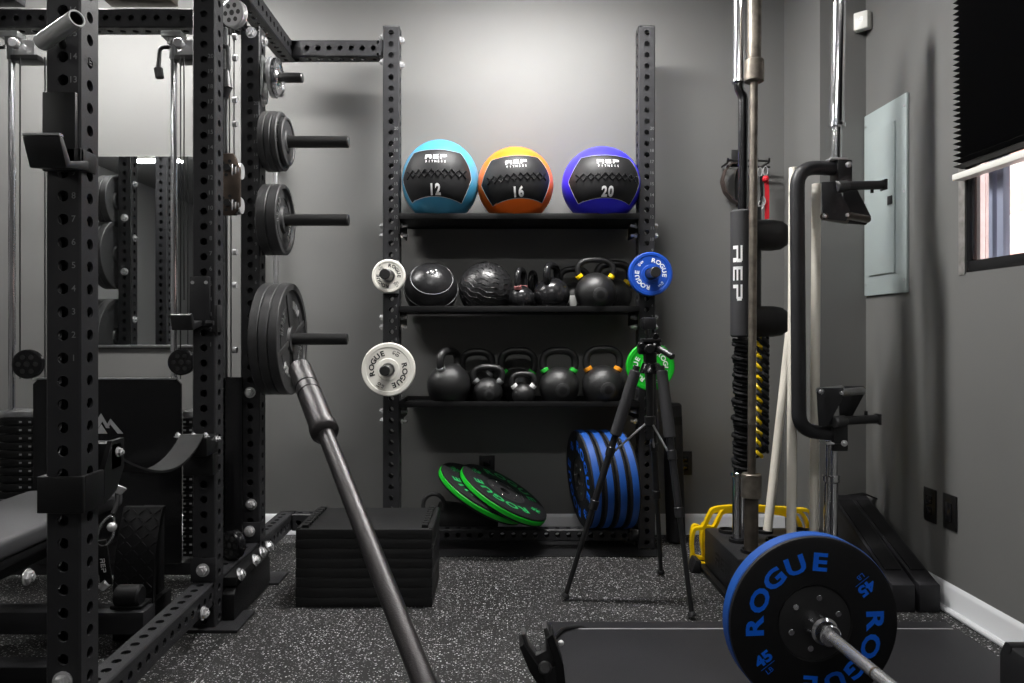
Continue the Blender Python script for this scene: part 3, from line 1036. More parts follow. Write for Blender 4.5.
# low-row foot plate with tread
fp = thing('foot_plate', 'curved black foot plate with raised tread on the floor between the uprights', 'foot plate', (-1.14, 2.33, 0))
prof = []
for i in range(13):
    t = i / 12
    z = .11 + .302 * t
    y = 2.40 + .07 * t ** 2.2
    prof.append((y, z))
x0, x1 = (116 - 498) / F * 2.42, (156 - 498) / F * 2.42
mb = MB()
poly = prof + [(y + .02, z) for y, z in prof[::-1]]
vs, fs = [], []
for y, z in prof:
    vs += [(x0, y, z), (x1, y, z), (x1, y + .02, z), (x0, y + .02, z)]
for i in range(12):
    for k in range(4):
        l = (k + 1) % 4
        fs.append((4 * i + k, 4 * i + l, 4 * i + 4 + l, 4 * i + 4 + k))
fs += [(0, 1, 2, 3), tuple(48 + k for k in (3, 2, 1, 0))]
mb.add(vs, fs)
wpart('curved_plate', mb, M_rubber, fp, smooth=50)
mb = MB()
for j in range(12):
    for k in range(5):
        t = (j + .5) / 12
        z = .11 + .302 * t; y = 2.40 + .07 * t ** 2.2
        x = x0 + .014 + (x1 - x0 - .028) * k / 4
        sg = 1 if (j + k) % 2 else -1
        sl_ = math.degrees(math.atan2(.302, .07 * 2.2 * t ** 1.2))
        mb.box((-.0115, -.002, -.002), (.0115, .002, .0022), .001, Matrix.Translation((x, y - .001, z)) @ Matrix.Rotation(R(sl_), 4, 'X') @ Matrix.Rotation(R(sg * 42), 4, 'Z'), seg=1)
wpart('tread', mb, M_rubber, fp)
mb = MB(); mb.box((x0 + .01, 2.375, .0), (x1 - .01, 2.56, .109), .004); mb.box((x0 + .03, 2.495, .10), (x1 - .03, 2.55, .40), .004); wpart('stand', mb, M_shelf, fp)
mb = MB(); mb.cyl((x1 - .08, 2.325, .166), (x1 - .0, 2.325, .166), .034, seg=20, bev=.006); wpart('wheel', mb, M_rubber, fp)
mb = MB(); mb.box((x1 - .09, 2.3, .1305), (x1 + .01, 2.374, .142), .003); wpart('wheel_bracket', mb, M_shelf, fp)

# carabiner and cable end
ca = thing('carabiner', 'chrome carabiner hanging on the cable end beside the nearest upright', 'carabiner', P(105, 530, 2.2))
pts = []
c0, c1 = P(112, 516, 2.2), P(101, 545, 2.2)
ax = (c1 - c0); L_ = ax.length; ax.normalize(); sx_ = V((ax.z, 0, -ax.x))
for k in range(24):
    a = 2 * math.pi * k / 24
    pts.append((c0 + c1) / 2 + ax * (L_ / 2 * math.cos(a)) + sx_ * (.022 * math.sin(a) * (1 + .3 * math.cos(a))))
wpart('ring', MB().loop(pts, .0045), M_chrome, ca)
wpart('swivel', MB().sphere(P(112, 527, 2.19), .014, 16, 10), M_zinc, ca)
mb = MB(); mb.tube([P(118, 490, 2.24), P(117, 502, 2.22), P(113, 514, 2.2)], .007); wpart('cable_end', mb, M_rubber, ca)
mb = MB(); mb.cyl(P(117, 494, 2.235), P(121, 486, 2.245), .014, .02, seg=14, bev=.003); wpart('ball_stop', mb, M_zinc, ca)
lp = P(104, 565, 2.2)
mb = MB(); mb.box((-.018, -.004, -.06), (.018, .004, .075), .003, Matrix.Translation(lp) @ Matrix.Rotation(R(-8), 4, 'Y')); st = wpart('strap_handle', mb, M_webbing, ca)
mb = MB()
put_rep(mb, Matrix.Translation(lp + V((0, -.0045, 0))) @ Matrix.Rotation(R(-8), 4, 'Y') @ Matrix.Rotation(R(90), 4, 'X') @ Matrix.Rotation(R(-90), 4, 'Z'), .014, .75)
wpart('lettering', mb, M_wmark, st)
wpart('buckle', MB().cyl(P(101, 588, 2.2), P(108, 582, 2.2), .013, seg=14, bev=.002), M_zinc, ca)

# bench
be = thing('weight_bench', 'black adjustable bench with grey padded top at the left edge behind the nearest upright', 'bench', (-1.45, 2.0, 0))
mb = MB(); mb.box((-1.62, 1.35, .4), (-1.292, 2.54, .455), .016, seg=3); wpart('pad', mb, M_vinyl, be)
mb = MB(); mb.box((-1.60, 1.37, .375), (-1.30, 2.5, .3995), .004); wpart('pad_board', mb, M_shelf, be)
mb = MB(); mb.box((-1.5, 1.4, .29), (-1.42, 2.45, .374), .004); wpart('spine_beam', mb, M_powder, be)
mb = MB(); mb.box((-1.5, 2.0, .0), (-1.42, 2.07, .289), .004); mb.box((-1.66, 2.06, .0), (-1.2, 2.13, .06), .004); wpart('leg', mb, M_powder, be)
mb = MB(); mb.box((-1.5, 1.5, .0), (-1.42, 1.57, .289), .004); mb.box((-1.66, 1.5, .0), (-1.26, 1.57, .06), .004); wpart('leg', mb, M_powder, be)
mb = MB(); mb.prism([(1.57, .1), (2.06, .1), (2.06, .19), (1.57, .15)], -1.44, -1.415, YZ)
for k in range(6):
    mb.box((-1.413, 1.62 + k * .06, .165), (-1.395, 1.645 + k * .06, .205), .003)
wpart('ladder', mb, M_shelf, be)
wpart('bolt', bolt(P(27, 577, 1.9), (1, 0, 0), .016, .012), M_zinc, be)
wpart('hinge_knob', bolt((-1.42, 1.9, .33), (1, 0, 0), .02, .015), M_black, be)


# ================================================================== IRON PLATES ON THE PEGS
def iron_plate(r, t, label, x, z, big=False, group=None, sg=1):
    o = thing('iron_plate', label, 'weight plate', (x, PEGY, z), (0, R(90) * sg, 0), group)
    mb = MB()
    b = .0265
    rim = r * .12
    hub = .05 if r > .1 else r * .42
    web = t * .45
    h0, h1 = t * .5 - web / 2, t * .5 + web / 2
    prof = [(b, 0), (hub, 0), (hub + .004, h0), (r - rim - .003, h0), (r - rim, 0), (r - .003, 0), (r, .003), (r, t - .003), (r - .003, t), (r - rim, t), (r - rim - .003, h1), (hub + .006, h1), (hub, t), (b, t)]
    mb.lathe(prof, 64, None, close=True)
    body = lpart('disc', mb, M_iron, o)
    if r > .1:
        mb = MB()
        nw = 4 if big else 0
        for k in range(nw):
            a = R(90 * k + 20)
            mb.box((hub, -.012, h1), (r - rim, .012, t - .004), .002, Matrix.Rotation(a, 4, 'Z'))
        mb.lathe([(r * .62, h1 - .0002), (r * .62, h1 + .002), (r * .64, h1 + .002), (r * .64, h1 - .0002)], 48)
        lpart('web', mb, M_iron, o)
        # raised worn beads of the casting
        rr = (hub + r - rim) / 2 + (.015 if big else .004)
        for m0 in ((65, 245, 155, 335) if big else (70, 250)):
            mb = MB()
            for k in range(5):
                a = R(m0 + (k - 2) * (8 if big else 14))
                Mi = Matrix.Translation((rr * math.cos(a), rr * math.sin(a), h1)) @ Matrix.Rotation(a - math.pi / 2, 4, 'Z')
                hh = .016 if big else .010
                mb.box((-.006, -hh, 0), (-.001, hh, .005), .001, Mi, seg=1)
                mb.box((.002, -hh, 0), (.0065, hh * (.2 if k % 2 else 1), .005), .001, Mi, seg=1)
            lpart('raised_casting', mb, M_ironlite, o)
    return o


xb = u3.x + W / 2 + .014
names3 = ('against the rack', 'in the middle', 'outermost')
for k in range(3):
    iron_plate(.2235, .035, 'large iron plate on the lowest peg, ' + ('innermost against the rack' if k == 0 else 'middle one of three' if k == 1 else 'outermost with its face showing'), xb + k * .037, .972, True, 'large iron plates on the lowest peg')
for k in range(2):
    iron_plate(.142, .039, 'medium grey iron plate on the third peg, ' + ('inner one' if k == 0 else 'outer one with its rim showing'), xb + k * .0405, 1.451, False, 'medium iron plates on the third peg')
xx = xb
for k, (rr, tt) in enumerate(((.119, .024), (.119, .024), (.117, .022), (.097, .018))):
    iron_plate(rr, tt, 'small iron plate on the second peg, ' + ('innermost', 'second from the rack', 'third from the rack', 'outermost and smallest')[k], xx, 1.765, False, 'small iron plates on the second peg')
    xx += tt + .0012
xx = xb + .02
for k in range(2):
    o = thing('change_plate', 'little chrome change plate on the topmost short peg, ' + ('inner one', 'outer one')[k], 'weight plate', (xx, PEGY, 2.023), (0, R(90), 0), 'chrome change plates on the top peg')
    mb = MB(); r_ = .08 - .004 * k
    mb.lathe([(.0225, 0), (.035, 0), (.04, .005), (r_ * .8, .005), (r_ * .84, 0), (r_, .002), (r_, .015), (r_ * .84, .017), (r_ * .8, .012), (.04, .012), (.035, .017), (.0225, .017)], 48, close=True)
    lpart('disc', mb, M_chrome if k else M_zinc, o)
    xx += .019

xl_ = -2.17 - W / 2 - .014
for r_, z_, n_, big_, lab in ((.2235, .972, 3, True, 'lowest'), (.2, 1.451, 2, True, 'middle'), (.15, 1.765, 2, False, 'upper')):
    for k in range(n_):
        iron_plate(r_, .037, 'iron plate on the %s left-side peg, seen only in the wall mirror' % lab, xl_ - .039 * k, z_, big_, 'iron plates on the %s left-side peg' % lab, -1)

# ================================================================== STORAGE RACK
sr = thing('storage_rack', 'black perforated storage rack with three shelves against the back wall', 'storage rack', (.1, CY, 0))
upright(ULX, CY, .003, TOP + .065, 'upright', sr)
upright(URX, CY, .003, TOP + .065, 'upright', sr)
mb = MB()
numbers_on(mb, ULX, CY - W / 2, 1.955, 20)
numbers_on(mb, URX, CY - W / 2, 1.955, 20)
wpart('hole_numbers', mb, MATS['dim_number_marking'], sr)
mb = MB(); holed(mb, (ULX + W / 2 + .001, CY - .01, .068), (URX - W / 2 - .001, CY - .01, .068), .052, .056, (0, 0, 1)); wpart('bottom_beam', mb, M_powder, sr)
for x in (ULX, URX):
    mb = MB(); mb.box((x - .03, CY + W / 2 + .0005, .0), (x + .03, 3.62, .06), .003); wpart('foot', mb, M_powder, sr)
SZ = [1.539, 1.118, .685]
SZT = [1.519, 1.098, .665]
SX0, SX1, SY0, SY1 = ULX + W / 2 + .001, URX - W / 2 - .001, 3.335, 3.625
for z in SZ:
    mb = MB()
    mb.box((SX0, SY0, z - .026), (SX1, SY1, z - .02))
    mb.box((SX0, SY0 - .003, z - .026), (SX1, SY0 - .0005, z + .0), .001)
    mb.box((SX0, SY1 - .004, z - .032), (SX1, SY1, z - .0))
    mb.box((SX0, SY0, z - .09), (SX0 + .005, SY1 - .01, z - .0))
    mb.box((SX1 - .005, SY0, z - .09), (SX1, SY1 - .01, z - .0))
    sh = wpart('shelf', mb, M_shelf, sr)
    for x, sgn in ((ULX, 1), (URX, -1)):
        for dz in (-.045, -.09):
            wpart('bolt', bolt((x - sgn * W / 2, CY - .01, z + dz - .005), (-sgn, 0, 0), .0135, .012), M_zinc, sr)
            wpart('nut', hexnut_stub((x + sgn * (W / 2 + .007), CY - .02, z + dz - .005), (sgn, -.25, 0)), M_zinc, sr)
for z in (TOP + .02, TOP - .095):
    wpart('bolt', bolt((ULX + W / 2, CY - .005, z - .01), (1, 0, 0), .0135, .014), M_zinc, sr)
    wpart('bolt', bolt((ULX - W / 2, CY - .03, z - .005), (-1, 0, 0), .012, .01), M_zinc, sr)
solo('shadow_sheet', MB().box((-.46, 3.27, .0), (.74, 3.62, .0025)), M_rubber, (.1, 3.45, 0), 'thin black mat on the floor under the storage rack', 'mat')  # black sheet added to darken the floor as shadow below the rack
# change plate pegs on the uprights
PEGS2 = [(388, 275, ULX, M_silver, .075), (388, 370, ULX, M_silver, .09), (654, 273, URX, M_shelf, .09), (657, 367, URX, M_shelf, .07)]
PP = []
for u, v, x, m_, hh in PEGS2:
    z = 1 + (332 - v) / F * 3.24
    pg = wpart('plate_peg', MB().cyl((x, CY - W / 2 - .008, z), (x - .0, CY - W / 2 - .19, z), .0235, seg=24, bev=.003), M_peg, sr)
    wpart('peg_mount', MB().box((x - W / 2, CY - W / 2 - .008, z - hh), (x + W / 2, CY - W / 2 - .0005, z + hh), .003), m_, pg)
    wpart('bolt', bolt((x, CY - W / 2 - .008, z + hh - .022), (0, -1, 0), .013, .008), M_zinc, pg)
    PP.append((x, z))


# change plates (axis toward the camera)
def change_plate(x, z, r, m_, ml, num, mids, nmids, label, deep=.03, flat=False):
    o = thing('change_plate', label, 'weight plate', (x, CY - W / 2 - .055, z), (R(90), 0, 0), 'change plates on the storage rack pegs')
    t = deep
    mb = MB()
    b = .0265
    mb.lathe([(b, 0), (r - .004, 0), (r, .004), (r, t - .004), (r - .004, t), (r * .84, t), (r * .82, t - .002), (r * .42, t - .002), (r * .4, t), (b, t)], 64, close=True)
    lpart('disc', mb, m_, o)
    for mid in mids:
        mb = MB()
        arc_text(mb, 'ROGUE', r * .63, mid, 21, r * .19, Matrix.Translation((0, 0, t - .0022)), 1.15, .045)
        lpart('lettering', mb, ml, o)
    for a in nmids:
        mb = MB()
        Mi = Matrix.Translation((r * .66 * math.cos(R(a)), r * .66 * math.sin(R(a)), t - .0022)) @ Matrix.Rotation(R(a + 180), 4, 'Z')
        put_text(mb, num, Mi, r * .14, 1.1, .03)
        put_text(mb, 'LB', Mi @ Matrix.Translation((r * .02, -r * .15, 0)), r * .09, 1.1, .02)
        lpart('lettering', mb, ml, o)
    mb = MB()
    mb.lathe([(b, t), (b + .004, t), (b + .004, t + .0015), (b, t + .0015)], 32, close=True)
    lpart('hub_ring', mb, M_brushed if m_ is M_whiterub else m_, o)


change_plate(*PP[0], .0755, M_whiterub, M_kmark, '1.25', (40, 220), (130, 310), 'smaller white change plate on the left storage upright, upper one', .022)
change_plate(*PP[1], .120, M_whiterub, M_kmark, '10', (152, -28), (58, 238), 'larger white change plate on the left storage upright, lower one', .032)
change_plate(*PP[2], .0985, M_blueplate, M_wmark, '5', (35, 215), (128, -52), 'blue change plate on the right storage upright above the tripod', .03)
change_plate(*PP[3], .108, M_greenrub, M_wmark, '2.5', (12, 192), (100, 280), 'green change plate on the right storage upright behind the tripod', .028)


# ================================================================== MEDICINE BALLS
def med_ball(u, vtop, rx, mcol, num, label, turn=0, tilt=0):
    Yb = 3.43
    x = (u - 498) / F * Yb
    ztop = 1 + (332 - vtop) / F * (Yb - .03)
    zb = SZT[0]
    rz = (ztop - zb) / 1.94
    R_ = rx
    o = thing('medicine_ball', label, 'medicine ball', (x, Yb, zb), (0, R(tilt), R(turn)), 'medicine balls on the top shelf')
    c = V((0, 0, rz * .94))
    mb = MB(); mb.sphere(c, R_, 56, 36, (1, 1, rz / R_), zmin=-rz * .94)
    lpart('cover', mb, mcol, o, smooth=60)
    k = rz / R_

    def proj(a, b, e=0.0):
        q = max(0.0, 1 - a * a - b * b)
        return c + V((a * R_ * (1 + e), -math.sqrt(q) * R_ * (1 + e), b * rz * (1 + e)))
    cor = [(-.60, .58), (.58, .55), (.85, -.05), (.60, -.61), (-.66, -.58), (-.90, -.02)]
    bow = [(0, .035), (.055, .02), (.02, -.01), (0, .10), (-.03, 0), (-.02, .02)]
    bd = []
    for i in range(6):
        a, b = cor[i], cor[(i + 1) % 6]
        for j in range(10):
            t = j / 10
            w_ = 4 * t * (1 - t)
            bd.append((a[0] * (1 - t) + b[0] * t + bow[i][0] * w_, a[1] * (1 - t) + b[1] * t + bow[i][1] * w_))
    NR = 12
    vs = [proj(0, 0, .011)]
    for ring in range(1, NR + 1):
        s = ring / NR
        for a, b in bd:
            vs.append(proj(a * s, b * s, .011 if ring < NR else .002))
    n = len(bd)
    fs = []
    for i in range(n):
        fs.append((0, 1 + i, 1 + (i + 1) % n))
    for ring in range(NR - 1):
        for i in range(n):
            j = (i + 1) % n
            fs.append((1 + ring * n + i, 1 + (ring + 1) * n + i, 1 + (ring + 1) * n + j, 1 + ring * n + j))
    pn = lpart('panel', MB().add(vs, fs), M_ballblk, o, smooth=60)
    # white piping round the panel
    mb = MB(); mb.loop([proj(a, b, .005) for a, b in bd], .0012, 6); lpart('piping', mb, M_mark, pn)
    # lacing
    mb = MB()
    for ph in (0, 1):
        pts = []
        nz = 9
        for i in range(nz + 1):
            a = -.74 + 1.46 * i / nz
            b = .02 + (.085 if (i + ph) % 2 else -.085)
            pts.append(proj(a, b, .016))
        mb.tube(pts, .0042, 6)
    lpart('lacing', mb, M_gloss, pn)

    # lettering wrapped on the panel
    def wrap(src, ca, cb):
        return [proj(ca + p.x, cb + p.y, .0135) for p in src]

    def fine(t):
        bm = bmesh.new()
        vv = [bm.verts.new(p) for p in t.v]
        for f in t.f:
            try:
                bm.faces.new([vv[i] for i in f])
            except ValueError:
                pass
        for ax in (0, 1):
            for g in range(-30, 31):
                co = V((g * .04, 0, 0)) if ax == 0 else V((0, g * .04, 0))
                bmesh.ops.bisect_plane(bm, geom=bm.verts[:] + bm.edges[:] + bm.faces[:], plane_co=co, plane_no=(1, 0, 0) if ax == 0 else (0, 1, 0))
        return MB().addbm(bm)
    def word(t, ca, cb):
        t = fine(t)
        lpart('lettering', MB().add(wrap(t.v, ca, cb), t.f), M_wmark, pn, smooth=80)
    t_ = MB(); put_rep(t_, Matrix.Identity(4), .105, 1.28)
    word(t_, .0, .41)
    t_ = MB()
    for i, ch in enumerate('FITNESS'):
        put_text(t_, ch, Matrix.Translation(((i - 3) * .077, 0, 0)), .055, .9, .02)
    word(t_, .0, .295)
    t_ = MB()
    for i, ch in enumerate(num):
        put_text(t_, ch, Matrix.Translation(((i - .5) * .155, 0, 0)), .24, .78, .06)
    word(t_, -.02, -.335)
    return o


med_ball(440.5, 139, .179, M_teal, '12', 'teal medicine ball marked 12, leftmost on the top shelf', turn=-3)
med_ball(518.5, 146, .177, M_orange, '16', 'orange medicine ball marked 16 in the middle of the top shelf', turn=2, tilt=-5)
med_ball(601, 146, .183, M_purple, '20', 'violet blue medicine ball marked 20 at the right of the top shelf', turn=3)


# ================================================================== SLAM BALLS
def slam(u, v, rpx, label, ringed):
    Yb = 3.44
    r = rpx / F * Yb
    x = (u - 498) / F * Yb
    kq = .79
    o = thing('slam_ball', label, 'slam ball', (x, Yb, SZT[1]), (0, 0, 0), 'slam balls on the middle shelf')
    c = V((0, 0, r * kq))
    lpart('shell', MB().sphere(c, r, 48, 30, zmin=-r * kq), M_slam if ringed else M_slam2, o, smooth=60)
    if ringed:
        Mr = Matrix.Translation(c) @ frame((.12, -.8, .62)).to_4x4()
        for ang in (50, 83):
            mb = MB(); rr, hh = r * math.sin(R(ang)), r * math.cos(R(ang))
            mb.loop([Mr @ V((rr * math.cos(2 * math.pi * k / 48), rr * math.sin(2 * math.pi * k / 48), hh)) for k in range(48)], .0012, 6)
            lpart('white_ring', mb, M_mark, o)
        mb = MB()
        t_ = MB()
        put_text(t_, '45', Matrix.Identity(4), .03, 1.15, .06)
        for p in t_.v:
            p.z = math.sqrt(max(0, r * r - p.x ** 2 - p.y ** 2)) + .001
        mb.add(t_.v, t_.f, Mr)
        lpart('lettering', mb, M_wmark, o)
        lpart('valve', MB().lathe([(.018, r - .002), (.018, r + .0005), (.0, r + .0006)], 24, Mr), M_gloss, o)
    else:
        mb = MB()
        for k in range(15):
            th = R(12 + k * 10.5)
            rr, hh = (r + .0005) * math.sin(th), (r + .0005) * math.cos(th)
            Mr = Matrix.Translation(c) @ frame((.3, -.35, .88)).to_4x4()
            pts = [Mr @ V((rr * math.cos(2 * math.pi * j / 60), rr * math.sin(2 * math.pi * j / 60), hh + .004 * math.sin(j * 1.26))) for j in range(60)]
            pts = [p if p.z > .004 else V((p.x, p.y, .004)) for p in pts]
            mb.loop(pts, .0014, 6)
        lpart('ribs', mb, M_slam2, o)


slam(431, 0, 26.9, 'smooth black slam ball with two thin white rings, left on the middle shelf', True)
slam(485.8, 0, 27.1, 'ribbed plain black slam ball beside the ringed slam ball', False)


# ================================================================== KETTLEBELLS
def kettlebell(u, Y, shelf, rpx, hw, htop, turn, bandm, label, gloss=False, emblem=False, rt=.0185, front=None):
    k = Y / F
    r = rpx * k
    x = (u - 498) / F * Y
    zs = SZT[shelf]
    o = thing('kettlebell', label, 'kettlebell', (x, Y, zs), (0, 0, R(turn)), 'kettlebells on the rack shelves')
    cz_ = r * .86
    mb = MB(); mb.sphere((0, 0, cz_), r, 40, 26, zmin=-cz_)
    body = lpart('body', mb, M_kbgloss if gloss else M_kb, o, smooth=60)
    W_ = hw * k - rt                # half handle width, centreline
    T_ = (1 + (332 - htop) / F * Y) - zs - rt
    Hc = cz_ + r * .72
    Hh = T_ - Hc
    pts = []
    for i in range(29):
        an = R(-38 + 256 * i / 28)
        ca, sa = math.cos(an), math.sin(an)
        px_ = W_ * math.copysign(abs(ca) ** .72, ca)
        pz_ = Hc + Hh * .42 + Hh * .58 * math.copysign(abs(sa) ** .8, sa)
        pts.append(V((px_, 0, pz_)))
    # legs run down into the body
    for e, i0, i1 in ((0, 0, 1), (-1, -1, -2)):
        p, d_ = pts[i0], (pts[i0] - pts[i1]).normalized()
        q_ = p + d_ * .02
        if e == 0: pts.insert(0, q_)
        else: pts.append(q_)
    lpart('handle', MB().tube(pts, rt, 14), M_kbgloss if gloss else M_kb, o, smooth=60)
    if bandm:
        for s in (-1, 1):
            seq = pts if s < 0 else pts[::-1]
            seq = [p for p in seq if p.x * s > 0]
            seq = seq if seq[0].z < seq[-1].z else seq[::-1]
            j0 = next((j for j, p in enumerate(seq) if (p - V((0, 0, cz_))).length > r + .004), 0)
            j0 = min(max(j0, 1), len(seq) - 2)
            p = seq[j0]; d = (seq[j0 + 1] - seq[j0 - 1]).normalized()
            lpart('colour_band', MB().cyl(p - d * .009, p + d * .009, rt + .0022, seg=18, bev=.002), bandm, o)
    if emblem:
        Mf = Matrix.Translation((0, 0, cz_)) @ frame((.12, -1, -.12)).to_4x4()
        mb = MB(); rr = r * .36; zz = math.sqrt(r * r - rr * rr)
        mb.lathe([(rr, zz - .001), (rr, r * .955), (rr * .9, r * .975), (0, r * .978)], 28, Mf)
        mb.box((-rr * .85, -.0012, r * .978), (rr * .85, .0012, r * .981), 0, Mf)
        lpart('emblem', mb, M_iron, o)
    return o


YF1, YB1 = 3.415, 3.545
# lower shelf
kettlebell(449, YF1, 2, 22, 20.5, 347, 62, M_silver, 'large black kettlebell with handle turned side-on, leftmost on the lowest shelf')
kettlebell(477, YB1 + .005, 2, 17, 19, 348, 0, M_silver, 'black kettlebell behind, second handle from the left on the lowest shelf')
kettlebell(488, YF1 - .02, 2, 14.5, 17.5, 364, 0, M_silver, 'small black kettlebell with pale bands in front on the lowest shelf', rt=.0145, emblem=True)
kettlebell(518, YB1, 2, 18, 20.5, 346.5, 0, M_green, 'black kettlebell with green bands half hidden behind the smallest one')
kettlebell(523.5, YF1 - .03, 2, 11.5, 14, 371, 0, M_whitep, 'smallest black kettlebell with white bands in front on the lowest shelf', rt=.0135)
kettlebell(559, YF1 + .01, 2, 20, 20, 346.5, 0, M_green, 'black kettlebell with bright green bands in the front row of the lowest shelf', emblem=True, rt=.018)
kettlebell(603, YF1, 2, 21, 20.5, 345, 0, M_orangep, 'large black kettlebell with orange bands beside the tripod', emblem=True, rt=.018)
# middle shelf
kettlebell(521, YF1 - .02, 1, 13.5, 14, 267, 70, M_pink, 'small glossy kettlebell with dusty pink band beside the ribbed slam ball', gloss=True, rt=.015)
kettlebell(533, YB1, 1, 13, 12, 270, 72, None, 'small glossy kettlebell half hidden behind the one with the pink band', gloss=True, rt=.0135)
kettlebell(552, YF1, 1, 18, 19, 262, 66, None, 'glossy black kettlebell with handle side-on on the middle shelf', gloss=True, rt=.0175)
ke = kettlebell(574, YB1, 1, 16, 17, 266, 0, None, 'black kettlebell with grey side label behind the yellow-banded one', rt=.015)
lb = MB(); lb.box((-.028, -.0815, .01), (.004, -.074, .075), .003); lpart('side_label', lb, M_kbgrey, ke)
kettlebell(595.5, YF1 - .01, 1, 20.5, 20.5, 257, 0, M_yellow, 'black kettlebell with yellow bands in front on the middle shelf', emblem=True, rt=.0135)
kettlebell(613.5, YB1 + .005, 1, 18, 20, 260, 0, M_yellow, 'black kettlebell with a yellow band behind, next to the blue plate')


# ================================================================== BUMPER PLATES
def bumper(name, label, loc, rot, rimm, letm, t=.06, group=None, face_both=False, mids=(133, -47), nmids=(37, 217), r=.225, hubm=None, big=True, num='45'):
    o = thing(name, label, 'weight plate', loc, rot, group)
    mb = MB()
    b = .0262
    mb.lathe([(.095, 0.004), (r - .012, 0), (r - .004, .004), (r - .002, .012), (r - .002, t - .012), (r - .004, t - .004), (r - .012, t), (.1, t), (.095, t - .004)], 96, close=False)
    lpart('disc', mb, M_rubber, o)
    mb = MB(); mb.lathe([(r - .003, .011), (r, .014), (r, t - .014), (r - .003, t - .011)], 96); lpart('rim_band', mb, rimm, o)
    mb = MB(); mb.lathe([(b, .003), (.0945, .003), (.097, .006), (.097, t - .006), (.0945, t - .003), (b, t - .003)], 64, close=True)
    hb = lpart('hub', mb, hubm or M_hub, o)
    for k in range(6):
        a = R(60 * k + 20)
        for zz, n_ in ((t - .003, 1),):
            lpart('hub_bolt', MB().cyl((.066 * math.cos(a), .066 * math.sin(a), zz), (.066 * math.cos(a), .066 * math.sin(a), zz + .004), .008, seg=10, bev=.001), M_chrome, hb)
    Mz = Matrix.Translation((0, 0, t))
    for mid in mids:
        mb = MB()
        arc_text(mb, 'ROGUE', .160, mid, 24, .045, Mz, 1.3, .05)
        lpart('lettering', mb, letm, o)
    for a in nmids:
        mb = MB()
        Mi = Mz @ Matrix.Translation((.163 * math.cos(R(a)), .163 * math.sin(R(a)), 0)) @ Matrix.Rotation(R(a + 180), 4, 'Z')
        put_text(mb, num, Mi @ Matrix.Translation((0, .012, 0)), .028, 1.2, .06)
        put_text(mb, 'LB', Mi @ Matrix.Translation((-.004, -.022, 0)), .013, 1.1, .0)
        mb.add([(-.022, -.009, .0008), (.022, -.009, .0008), (.022, -.0105, .0008), (-.022, -.0105, .0008)], [(0, 1, 2, 3)], Mi)
        lpart('lettering', mb, letm, o)
    return o


# four blue-banded plates standing in a row on the bottom beams
for k in range(4):
    x = .426 + k * .0555
    # face looks to -X, turned a little towards the room and leaning
    bumper('bumper_plate', 'blue-banded black bumper plate standing under the shelves, ' + ('leftmost, face showing', 'second from the left', 'third from the left', 'rightmost of four')[k],
           (x, 3.415, .098 + .2245), Euler((R(0), R(-94.5), R(9))), M_bluerub, M_bluemark, .0535, 'blue-banded plates under the shelves', mids=(120, -60), nmids=(30, 210))

# two green-edged plates lying tilted
gt = R(30)
for k in range(2):
    nrm = V((math.sin(gt), -.10, math.cos(gt))).normalized()
    c = V((-.085, 3.395, .238)) + nrm * (.046 * k) + V((.075 * k, 0, -.046 * k))
    Mr = frame(nrm, (0, 1, 0))
    bumper('bumper_plate', ('lower black bumper plate with green edge leaning under the shelves', 'upper black bumper plate with green edge lying on the other one')[k], c, Mr.to_euler(), M_greenrub, M_greenmark, .045,
           'green-edged plates under the shelves', mids=(80, 260), nmids=(170, 350), num='25')

# sandbag under them
sb = thing('sandbag', 'black round-ended sandbag on the floor under the green-edged plates', 'sandbag', (-.2, 3.5, 0))
mb = MB()
mb.tube([(-.31, 3.515, .12), (-.30, 3.515, .115), (-.27, 3.515, .11), (-.2, 3.515, .1), (-.05, 3.515, .085), (.0, 3.515, .08)], [.05, .075, .083, .083, .07, .02], 24)
for p in mb.v:
    p.z = max(p.z, .0)
wpart('bag', mb, M_bag, sb, smooth=60)
pts = [V((-.3 + .05 * math.cos(a), 3.43, .19 + .055 * math.sin(a))) for a in [R(-20 + i * 20) for i in range(12)]]
wpart('handle', MB().tube(pts, .01, 8), M_bag, sb)

# ================================================================== STACK OF RUBBER BLOCKS
names8 = ['bottom one of the stack, resting on the floor', 'second from the floor', 'third from the floor', 'fourth from the floor', 'fifth from the floor', 'sixth from the floor', 'seventh, just under the top one', 'topmost with studs along both sides']
BX0, BX1, BY0_, BY1_ = -.735, -.238, 2.67, 3.0
hh = .2835 / 8
for i in range(8):
    j = random.uniform(-.002, .002)
    o = thing('stacking_block', 'flat black rubber stacking block, ' + names8[i], 'stacking block', ((BX0 + BX1) / 2 + j, (BY0_ + BY1_) / 2, i * hh), group='black stacking blocks beside the rack')
    w2, d2 = (BX1 - BX0) / 2, (BY1_ - BY0_) / 2
    mb = MB(); mb.box((-w2, -d2, .0002), (w2, d2, hh - .0006), .0022); lpart('slab', mb, M_foam, o)
    if i == 7:
        for s in (-1, 1):
            mb = MB()
            for q in range(9):
                y = -d2 + .03 + q * (2 * d2 - .06) / 8
                mb.box((s * (w2 - .03) - .012, y - .011, hh - .0006), (s * (w2 - .03) + .012, y + .011, hh + .012), .003)
            lpart('stud_row', mb, M_foam, o)
            mb = MB(); mb.box((s * (w2 - .008) - .006, -d2 + .004, hh - .0006), (s * (w2 - .008) + .006, d2 - .004, hh + .003), .001); lpart('edge_rib', mb, M_foam, o)

# ================================================================== LEANING BARBELL IN FRONT
bb = thing('barbell', 'dark grey barbell leaning through the foreground, sleeve end up', 'barbell', (.35, .0, .03))
A = P(300, 369, 1.62); B = P(424, 683, .93)
d = (B - A).normalized()
